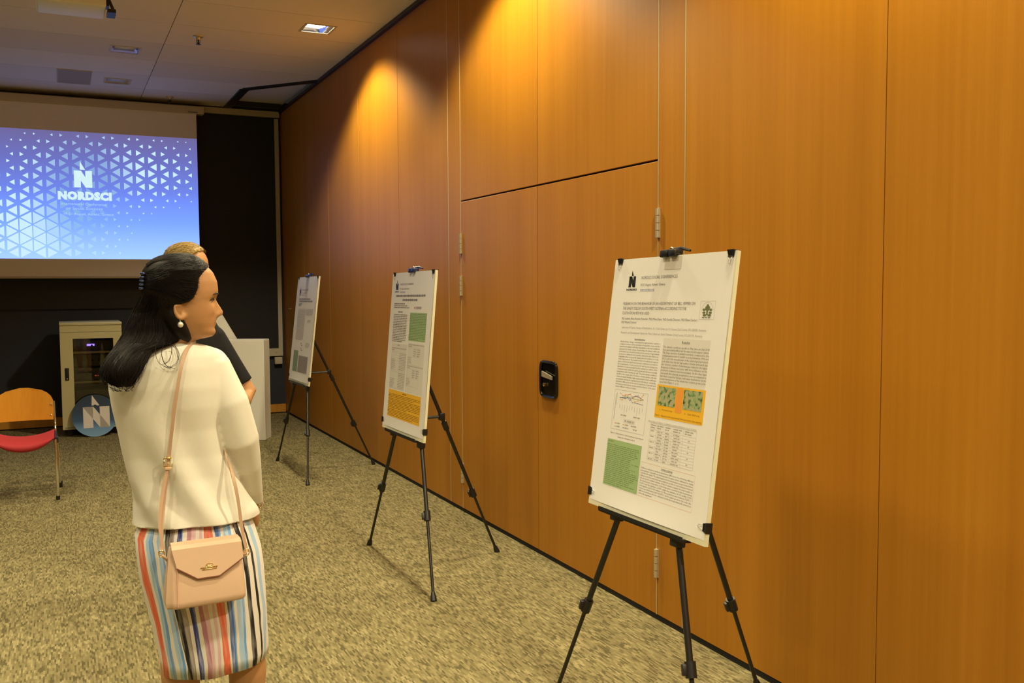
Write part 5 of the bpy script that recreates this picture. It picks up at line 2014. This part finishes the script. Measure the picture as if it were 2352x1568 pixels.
# lock from behind the ear to the collar
hair.tube([FW.px(392, 700, -0.060), FW.px(398, 728, -0.066), FW.px(410, 752, -0.066), FW.px(425, 770, -0.058), FW.px(436, 783, -0.050)], [0.024, 0.026, 0.024, 0.016, 0.008], n=16)
hm = bpy.data.materials.new('dark_hair')
hm.use_nodes = True
nt = hm.node_tree
bs = nt.nodes['Principled BSDF']
bs.inputs['Base Color'].default_value = (0.0075, 0.0052, 0.004, 1)
bs.inputs['Roughness'].default_value = 0.48
bs.inputs['Specular IOR Level'].default_value = 0.16
hair_o = remesh(hair, 'hair', 0.005, hm, wm, 5)
hm2 = hm
rnd = random.Random(5)
strands = MB()
# strands combed back over the skull towards the clip
clipP = hdW.loc(np.array([FW.px(334, 648, 0.0)]))[0]
for i in range(420):
    side = -1 if i < 300 else 1
    a = rnd.uniform(0.0, 1.0)
    z0 = 0.100+0.122*a
    x0 = min(np.interp(z0, HL_Z, HL_X)-rnd.uniform(0.004, 0.016), np.interp(z0, HEADZ, HEADF)*0.985)
    pts = []
    nst = 9
    zend = clipP[2]+rnd.uniform(-0.018, 0.02)
    for j in range(nst):
        t = j/(nst-1)
        x = x0*(1-t)+(clipP[0]+0.004)*t
        z = z0*(1-t)+zend*t+0.006*math.sin(math.pi*t)*(1 if a > 0.4 else -0.2)
        z = min(z, 0.2205)
        Wd, B, F_ = np.interp(z, HEADZ, HEADW), np.interp(z, HEADZ, HEADB), np.interp(z, HEADZ, HEADF)
        lim = (F_ if x > 0 else B)
        q = min(1.0, abs(x)/lim)
        y = side*Wd*(1-q**2.15)**(1/2.15)
        p = np.array([x, y, z])
        dv_ = nrm((p-np.array([0, 0, 0.11]))*np.array([1, 1.2, 0.8]))
        pts.append(hdW.w(p+dv_*((0.0108+rnd.uniform(0, 0.0014))*(1-0.75*max(0.0, min(1.0, (x-0.025)/0.05))))))
    strands.tube(crom(pts, 2), 0.00045, n=3, cap=False)
for i in range(620):
    an = rnd.uniform(0, 2*math.pi)
    pts = []
    rr = rnd.uniform(0.92, 1.06)
    loose = rnd.random() < 0.16
    st0 = rnd.randint(0, 3)
    ph, fr_, wv_ = rnd.uniform(0, 6.28), rnd.uniform(0.9, 1.5), rnd.uniform(0.002, 0.007)*(1.8 if loose else 1.0)
    sel = mane[st0:len(mane)-rnd.randint(0, 3)]
    for q, (y, xl, xr, b, tc) in enumerate(sel):
        L_, R_2 = FW.px(xl, y, tc), FW.px(xr, y, tc)
        c = (L_+R_2)/2
        a = np.linalg.norm(R_2-L_)/2
        an += rnd.uniform(-0.07, 0.07)
        g_ = max(0.0, (q+st0-5)/9.0)
        w_ = wv_*g_*math.sin(ph+fr_*q)
        pts.append(c+FW.s*(a*rr*math.cos(an)*(1+(0.10*g_ if loose else 0))+w_)+FW.t*(b*rr*math.sin(an)+w_*0.6)+np.array([0, 0, (-0.012*g_ if loose else 0)]))
    if len(pts) > 3:
        strands.tube(crom(pts, 3), 0.0005, n=3, cap=False)
# crown strands from the parting over the top of the head


def crown_z(x, y):
    lo_, hi_ = 0.10, 0.2209
    for _ in range(24):
        mid = (lo_+hi_)/2
        R_c = np.interp(mid, HEADZ, HEADF if x > 0 else HEADB)
        v_ = (abs(x)/R_c)**2.2+(abs(y)/np.interp(mid, HEADZ, HEADW))**2.2
        lo_, hi_ = (mid, hi_) if v_ < 1 else (lo_, mid)
    return lo_


for i in range(300):
    y0 = rnd.uniform(-0.058, 0.058)
    x0 = 0.062*math.sqrt(max(0.05, 1-(y0/0.07)**2))-rnd.uniform(0.0, 0.015)
    pts = []
    for j in range(10):
        t = j/9
        x = x0+(clipP[0]+0.012-x0)*t
        y = y0*(1-0.55*t**2)
        z = crown_z(x, y)
        p = np.array([x, y, z])
        dv_ = nrm((p-np.array([0, 0, 0.11]))*np.array([1, 1.2, 0.8]))
        pts.append(hdW.w(p+dv_*((0.0110+rnd.uniform(0, 0.0012))*(1-0.75*max(0.0, min(1.0, (x-0.025)/0.05))))))
    strands.tube(crom(pts, 2), 0.00045, n=3, cap=False)
# hair swept down behind the ear
for i in range(260):
    x = rnd.uniform(-0.092, -0.034)
    z = rnd.uniform(0.085, 0.125)
    pts = []
    Wd, B = np.interp(z, HEADZ, HEADW), np.interp(z, HEADZ, HEADB)
    y = -Wd*(1-min(1.0, abs(x)/B)**2.15)**(1/2.15)
    p = np.array([x, y, z])
    pts.append(hdW.w(p+nrm(p-np.array([0, 0, 0.11]))*0.0115))
    f = (x+0.092)/0.058
    an = -math.pi/2-1.1+2.1*f+rnd.uniform(-0.1, 0.1)
    for (y_, xl, xr, b, tc) in mane[3:7]:
        L_, R_2 = FW.px(xl, y_, tc), FW.px(xr, y_, tc)
        c = (L_+R_2)/2
        a = np.linalg.norm(R_2-L_)/2
        pts.append(c+FW.s*a*1.03*math.cos(an)+FW.t*b*1.04*math.sin(an))
    strands.tube(crom(pts, 3), 0.00045, n=3, cap=False)
# loose wisps on the collar
for (pl) in ([(378, 786), (372, 812), (380, 838), (400, 846)], [(392, 784), (396, 806), (385, 830), (372, 838)], [(400, 786), (412, 812), (402, 836), (388, 842)], [(360, 786), (358, 810), (368, 834), (392, 848)], [(384, 786), (404, 800), (412, 826)]):
    for q in range(2):
        strands.tube(crom([FW.px(x+rnd.uniform(-3, 3), y+rnd.uniform(-2, 2), -0.122 if y > 800 else -0.088) for x, y in pl], 5), 0.0005, n=4, cap=False)
so = strands.build('hair_strands', hm2, hair_o, True, 'stuff')
cp = MB()
cP = FW.px(333, 645, -0.045)
for q in range(5):
    cp.tube([cP+FW.t*(0.060-0.075*j/6)*1.0+np.array([0, 0, -0.020+0.010*q])+FW.s*(-0.008*math.sin(math.pi*j/6)-0.006+0.001*q) for j in range(7)], 0.0036, n=8)
cp.build('hair_clip', mat('blue_hair_clip', (0.10, 0.14, 0.32), 0.15, 0.7), hair_o, True)
er = MB()
eP = hdW.w((-0.0135, -0.0765, 0.040))
er.sphere(eP, 0.0078).tube([eP, hdW.w((-0.014, -0.0745, 0.058))], 0.0012, n=6)
er.build('earring', M_PEARL, wm, True)
er = MB()
eP2 = hdW.w((-0.0135, 0.0765, 0.040))
er.sphere(eP2, 0.0078).tube([eP2, hdW.w((-0.014, 0.0745, 0.058))], 0.0012, n=6)
er.build('earring', M_PEARL, wm, True)
dW = nrm(wR-wR0)
br = MB()
uu_ = nrm(np.cross(dW, (0, 0, 1)))
vv_ = np.cross(dW, uu_)
br.tube([wR+dW*0.010+0.0285*(uu_*math.cos(2*math.pi*k/20)+vv_*math.sin(2*math.pi*k/20)) for k in range(21)], 0.0032, n=8, cap=False)
br.build('bracelet', M_SILVER, wm, True)

# ---------------------------------------------------------------- pink shoulder bag
ab = math.radians(17)
bw = FW.s*math.cos(ab)+FW.t*math.sin(ab)
bd = -FW.s*math.sin(ab)+FW.t*math.cos(ab)
bz = np.array([0, 0, 1.0])
bl = FW.px(391, 1259, -0.192)
brr = FW.px(557, 1256, -0.160)
Wd_ = np.linalg.norm((brr-bl)[:2])
top_z = bl[2]
bot_z = FW.px(470, 1394, -0.215)[2]
fc = (bl+brr)/2
fc[2] = 0
bw = nrm(np.array([*(brr-bl)[:2], 0]))
bd = np.array([-bw[1], bw[0], 0])
if bd@FW.t < 0:
    bd = -bd
dep = 0.076
hb = thing('handbag', fc+bd*dep/2+bz*bot_z, 'pink leather flap handbag hanging from the shoulder of the cream jacket', 'handbag')
TL_ = math.tan(math.radians(13))
Q = lambda a, d_, z: fc+bw*a+bd*(d_-(top_z-z)*TL_)+bz*(z+d_*TL_*0.6)
hw_ = Wd_/2
b = MB()
secs = []
for z, ins in ((bot_z, 0.010), (bot_z+0.006, 0.003), (bot_z+0.02, 0.0), (bot_z+0.09, 0.002), (top_z-0.02, 0.006), (top_z-0.006, 0.010), (top_z, 0.018)):
    ring = []
    wid = hw_*(1.03-0.05*(z-bot_z)/(top_z-bot_z))-ins*0.5
    d0, d1 = ins, dep*(1-0.5*(z-bot_z)/(top_z-bot_z))-ins
    flare = 0.016*(1-0.6*(z-bot_z)/(top_z-bot_z))
    nn_ = 32
    for k in range(nn_):
        an = 2*math.pi*k/nn_
        ca, sa = math.cos(an), math.sin(an)
        ring.append(Q(wid*math.copysign(abs(ca)**0.22, ca)-(flare if ca < 0 else 0)*(1 if math.sin(an) > -0.2 else 0.35), (d0+d1)/2+(d1-d0)/2*math.copysign(abs(sa)**0.30, sa), z))
    secs.append(ring)
b.sections(secs)
b.build('bag_body', M_BAG, hb, True, auto=50)
# flap
fl = MB()
H_ = top_z-bot_z
hexf = [(-hw_+0.002, top_z-0.003), (-hw_+0.012, top_z-0.315*H_), (-0.030, top_z-0.52*H_), (0.026, top_z-0.52*H_), (hw_-0.002, top_z-0.285*H_), (hw_-0.004, top_z-0.003)]
def flap_poly(d_):
    return [Q(a, d_, z) for a, z in hexf]
fl.prism(flap_poly(-0.0075), bd*0.0045)
fl.hexa([Q(-hw_+0.002, -0.0075, top_z-0.003), Q(hw_-0.004, -0.0075, top_z-0.003), Q(hw_-0.006, dep*0.42, top_z-0.003), Q(-hw_+0.004, dep*0.42, top_z-0.003),
         Q(-hw_+0.003, 0.0, top_z+0.004), Q(hw_-0.005, 0.0, top_z+0.004), Q(hw_-0.007, dep*0.40, top_z+0.002), Q(-hw_+0.005, dep*0.40, top_z+0.002)])
flo = fl.build('flap', M_BAG, hb)
eg = MB()
for (p, q) in zip(hexf[1:4], hexf[2:5]):
    eg.tube([Q(p[0], -0.0060, p[1]-0.0004), Q(q[0], -0.0060, q[1]-0.0004)], 0.0022, n=6)
eg.build('flap_edge', M_BAGEDGE, flo)
em = MB()
ez = top_z-0.32*H_
em.obox(Q(0.0, -0.0085, ez-0.006), (0.0215, 0.0008, 0.0012), [bw, bd, bz])
em.obox(Q(0.001, -0.0085, ez-0.0105), (0.0185, 0.0008, 0.0010), [bw, bd, bz])
em.tube([Q(0.0015+0.0075*math.cos(a), -0.0085, ez+0.0008+0.0035*math.sin(a)) for a in [2*math.pi*k/16 for k in range(17)]], 0.0009, n=6, cap=False)
for a in (-0.006, 0.009):
    em.tube([Q(a+0.0022*math.cos(x), -0.0085, ez-0.0028+0.0022*math.sin(x)) for x in [2*math.pi*k/10 for k in range(11)]], 0.0006, n=5, cap=False)
em.build('gold_emblem', M_GOLD, flo, True)
seam = MB()
for a in (-hw_*1.0+0.010,):
    seam.tube([Q(a, -0.0005, bot_z+0.01), Q(a+0.004, -0.0005, top_z-0.34*H_)], 0.0012, n=6)
seam.build('front_seam', mat('seam', (0.66, 0.38, 0.29), 0.6), hb)
ringL, ringR = FW.px(371, 1266, -0.185), FW.px(566, 1263, -0.140)
for rp_, sgn in ((ringL, -1), (ringR, 1)):
    h_ = MB()
    for dz in (-0.0022, 0.0022):
        h_.tube([rp_+np.array([0, 0, dz])-FW.s*0.006-FW.t*0.004, rp_+np.array([0, 0, dz])+FW.s*0.006-FW.t*0.004], 0.0016, n=8)
    h_.tube([rp_+FW.s*0.007*math.cos(a)+bz*(0.009*math.sin(a)-0.006) for a in [2*math.pi*k/16 for k in range(17)]], 0.0016, n=6, cap=False)
    h_.build('strap_ring', M_GOLD, hb, True)
    tb_ = MB()
    tgt = Q(sgn*(hw_-0.004), dep*0.5, top_z-0.035)
    tb_.tube([rp_-bz*0.010, (rp_+tgt)/2-bz*0.012, tgt-bz*0.02], [0.006, 0.007, 0.006], n=8, ell=(0.5, 1.0))
    tb_.build('strap_tab', M_BAG, hb, True)


def flat_strap(pts, w, th_, nrmv):
    """ribbon along pts; nrmv = outward normal per point"""
    b = MB()
    P_ = [np.array(p) for p in pts]
    # resample smooth
    dense, nd = [], []
    for i in range(len(P_)-1):
        p0, p1, p2, p3 = P_[max(0, i-1)], P_[i], P_[i+1], P_[min(len(P_)-1, i+2)]
        for k in range(6):
            t = k/6
            dense.append(0.5*((2*p1)+(-p0+p2)*t+(2*p0-5*p1+4*p2-p3)*t*t+(-p0+3*p1-3*p2+p3)*t**3))
            nd.append(nrmv[i]*(1-t)+nrmv[i+1]*t)
    dense.append(P_[-1])
    nd.append(nrmv[-1])
    secs = []
    for i, p in enumerate(dense):
        T = nrm(dense[min(i+1, len(dense)-1)]-dense[max(0, i-1)])
        n_ = nrm(nd[i]-T*(nd[i]@T))
        s_ = np.cross(T, n_)
        secs.append([p+s_*w/2+n_*th_/2, p-s_*w/2+n_*th_/2, p-s_*w/2-n_*th_/2, p+s_*w/2-n_*th_/2])
    b.sections(secs)
    return b


back = -FW.t
up_ = np.array([0, 0, 1.0])
sp1 = [ringL+bz*0.004, FW.px(372, 1210, -0.165), FW.px(378, 1140, -0.140), FW.px(387, 1060, -0.127), FW.px(398, 960, -0.132), FW.px(408, 890, -0.131), FW.px(418, 835, -0.118), FW.px(429, 803, -0.088), FW.px(439, 791, -0.045), FW.px(446, 792, 0.005),
       FW.px(448, 802, 0.055), FW.px(452, 840, 0.112), FW.px(466, 930, 0.135), FW.px(498, 1010, 0.115)]
nm1 = [back, back, back, back, back, back, nrm(back+up_*0.3), nrm(back+up_), nrm(back*0.4+up_), up_, nrm(up_+FW.t*0.6), FW.t, FW.t, FW.t]
strap = flat_strap(sp1, 0.0088, 0.003, nm1).build('strap', M_STRAP, hb, True, auto=50)
sp2 = [ringR+bz*0.004, FW.px(556, 1215, -0.128), FW.px(547, 1150, -0.118), FW.px(538, 1105, -0.108), FW.px(528, 1070, -0.085), FW.px(517, 1040, -0.055), FW.px(512, 1020, 0.0), FW.px(505, 1010, 0.06), FW.px(498, 1010, 0.115)]
nm2 = [back, back, back, nrm(back+FW.s*0.3), nrm(back+FW.s), FW.s, FW.s, nrm(FW.s+FW.t), FW.t]
flat_strap(sp2, 0.0088, 0.003, nm2).build('strap', M_STRAP, hb, True, auto=50)
# doubled lower run below the buckle
sp3 = [ringL+bz*0.004+FW.s*0.004, FW.px(367, 1200, -0.168), FW.px(374, 1130, -0.146), FW.px(385, 1075, -0.134)]
flat_strap(sp3, 0.0085, 0.0025, [back]*4).build('strap_tail', M_STRAP, strap, True, auto=50)
bu = MB()
bp_ = FW.px(386, 1062, -0.134)
bu.tube([bp_+FW.s*0.010*a+bz*0.011*c_ for a, c_ in ((-1, -1), (1, -1), (1, 1), (-1, 1), (-1, -1))], 0.0018, n=6)
bu.tube([bp_-FW.s*0.008+bz*0.012, bp_+FW.s*0.008+bz*0.012], 0.0024, n=8)
bu.tube([bp_-FW.t*0.002, bp_-bz*0.010-FW.t*0.002], 0.0014, n=6)
bu.build('buckle', M_GOLD, strap, True)
MB().rbox(bp_-bz*0.016-FW.t*0.001, (0.0085, 0.004, 0.004), [FW.s, FW.t, bz], 0.0015, 2).build('keeper_loop', M_BAG, strap, True)

# ---------------------------------------------------------------- person in black behind
FM = Frame(445, 4.6)
pm = thing('person', FM.o, 'person with short blond hair in a black top standing behind the dark-haired one', 'person')
chm = FM.px(434, 672, 0.0)
hdM = Head(chm, FM.s*0.93-FM.t*0.36, (0, 0, 1), 1.03)
body = MB()
hdM.add_head(body)
body.tube([chm+hdM.x*-0.026+bz*0.05, chm+hdM.x*-0.028+bz*0.0, FM.px(441, 712, 0.01), FM.px(443, 745, 0.01)], [0.056, 0.054, 0.058, 0.07], n=24)
TS = [(694, 426, 460, 0.056), (704, 416, 470, 0.066), (718, 402, 483, 0.080), (742, 386, 497, 0.097), (765, 374, 511, 0.110), (800, 370, 516, 0.118), (850, 374, 512, 0.118), (900, 378, 508, 0.112), (950, 376, 512, 0.112), (985, 372, 516, 0.116), (1005, 372, 516, 0.116)]
body.sections([FM.ring(y, (xl+xr)/2-((xr-xl)/2)*0.88, (xl+xr)/2+((xr-xl)/2)*0.88, b*0.86, 0.0) for (y, xl, xr, b) in TS[2:]])
mR = [(490, 775, 0.0, 0.056), (532, 842, -0.01, 0.047), (571, 902, -0.02, 0.042), (562, 918, -0.07, 0.040), (520, 918, -0.15, 0.033), (478, 905, -0.17, 0.027)]
mL = [(398, 775, 0.0, 0.056), (360, 842, -0.01, 0.047), (332, 902, -0.03, 0.042), (345, 925, -0.08, 0.040), (400, 930, -0.165, 0.033), (442, 928, -0.195, 0.027)]
for A_ in (mR, mL):
    body.tube([FM.px(x, y, t) for x, y, t, r in A_], [r-0.006 if i < 2 else r for i, (x, y, t, r) in enumerate(A_)], n=20)
    w1, w0 = FM.px(*A_[-1][:3]), FM.px(*A_[-2][:3])
    hand(body, w1+nrm(w1-w0)*0.012, w1-w0, FM.t, 1 if A_ is mL else -1, 1.0)
for sgn in (-1, 1):
    hp_ = FM.px(444, 1000, 0.0)+FM.s*0.085*sgn
    kn_ = np.array([*(hp_[:2]+FM.s[:2]*0.01*sgn), 0.48])
    an_ = np.array([*(hp_[:2]+FM.s[:2]*0.015*sgn), 0.09])
    body.tube([hp_+bz*0.02, (hp_+kn_)/2, kn_, kn_*0.6+an_*0.4, an_, an_-bz*0.05], [0.085, 0.07, 0.052, 0.050, 0.035, 0.035], n=20)
    tr_ = MB()
    tr_.tube([hp_+bz*0.04, (hp_+kn_)/2, kn_, kn_*0.5+an_*0.5, an_-bz*0.03], [0.092, 0.082, 0.068, 0.064, 0.060], n=24)
    tr_.build('trouser_leg', M_BLACKCL, pm, True, auto=60)
    sh = MB()
    secs = []
    for a, hw, ht, zc_ in ((0.09, 0.030, 0.035, 0.045), (0.06, 0.040, 0.045, 0.046), (0.0, 0.042, 0.048, 0.049), (-0.07, 0.046, 0.034, 0.035), (-0.14, 0.050, 0.026, 0.027), (-0.185, 0.030, 0.016, 0.017)):
        c = np.array([an_[0], an_[1], zc_])+FM.t*a
        secs.append([c+FM.s*hw*math.cos(2*math.pi*q/18)+bz*ht*math.sin(2*math.pi*q/18) for q in range(18)])
    sh.sections(secs)
    sh.build('shoe', M_SHOE, pm, True, auto=50)
remesh(body, 'body', 0.006, M_SKIN, pm, 3, hdM.skin_colour)
M_BROW2 = mat('fair_brow', (0.22, 0.13, 0.05), 0.6)
hdM.eyes(pm, M_BROW2)
tp_ = MB()
tp_.sections([FM.ring(y, xl, xr, b, 0.0) for (y, xl, xr, b) in TS])
for A_ in (mR, mL):
    pts = [FM.px(x, y, t) for x, y, t, r in A_[:3]]
    e_ = pts[1]*0.35+pts[2]*0.65
    tp_.tube([pts[0], pts[1], e_], [0.060, 0.056, 0.053], n=24)
    tp_.sphere(pts[0], 0.060)
remesh(tp_, 'black_top', 0.006, M_BLACKCL, pm, 5)
tru = MB()
tru.sections([FM.ring(y, xl, xr, b, 0.0) for (y, xl, xr, b) in ((985, 374, 514, 0.112), (1010, 372, 516, 0.114), (1050, 372, 516, 0.112), (1075, 385, 503, 0.09))])
tru.build('trousers', M_BLACKCL, pm, True, auto=60)
HM_Z = [-0.01, 0.02, 0.05, 0.088, 0.098, 0.115, 0.14, 0.165, 0.180, 0.190, 0.205, 0.23]
HM_X = [-0.12, -0.10, -0.062, -0.042, 0.008, 0.022, 0.032, 0.038, 0.052, 0.066, 0.10, 0.12]
hr = MB()
hr.sections([[hdM.w(p) for p in r] for r in head_rings(hair_off(HM_Z, HM_X, 0.016, 0.35), 96, 80)])
hb_m = mat('blond_hair', (0.40, 0.27, 0.085), 0.5)
ho = remesh(hr, 'hair', 0.005, hb_m, pm, 4)
st2 = MB()
for i in range(520):
    z0 = rnd.uniform(0.10, 0.2205)
    x0 = min(np.interp(z0, HM_Z, HM_X), np.interp(z0, HEADZ, HEADF)*0.985)
    side = rnd.choice((-1, 1))
    pts = []
    zend = rnd.uniform(0.02, 0.17)
    for j in range(8):
        t = j/7
        x = x0*(1-t)-0.098*t
        z = min(0.2205, z0*(1-t)+zend*t+0.03*math.sin(math.pi*t)*(z0 > 0.15))
        Wd, B, F_ = np.interp(z, HEADZ, HEADW), np.interp(z, HEADZ, HEADB), np.interp(z, HEADZ, HEADF)
        q = min(1.0, abs(x)/(F_ if x > 0 else B))
        p = np.array([x, side*Wd*(1-q**2.15)**(1/2.15), z])
        dv_ = nrm((p-np.array([0, 0, 0.11]))*np.array([1, 1.2, 0.8]))
        pts.append(hdM.w(p+dv_*((0.016+rnd.uniform(0, 0.005))*(1-0.35*max(0.0, min(1.0, (x-0.025)/0.05))))))
    st2.tube(pts, 0.0008, n=3, cap=False)
st2.build('hair_strands', hb_m, ho, True, 'stuff')
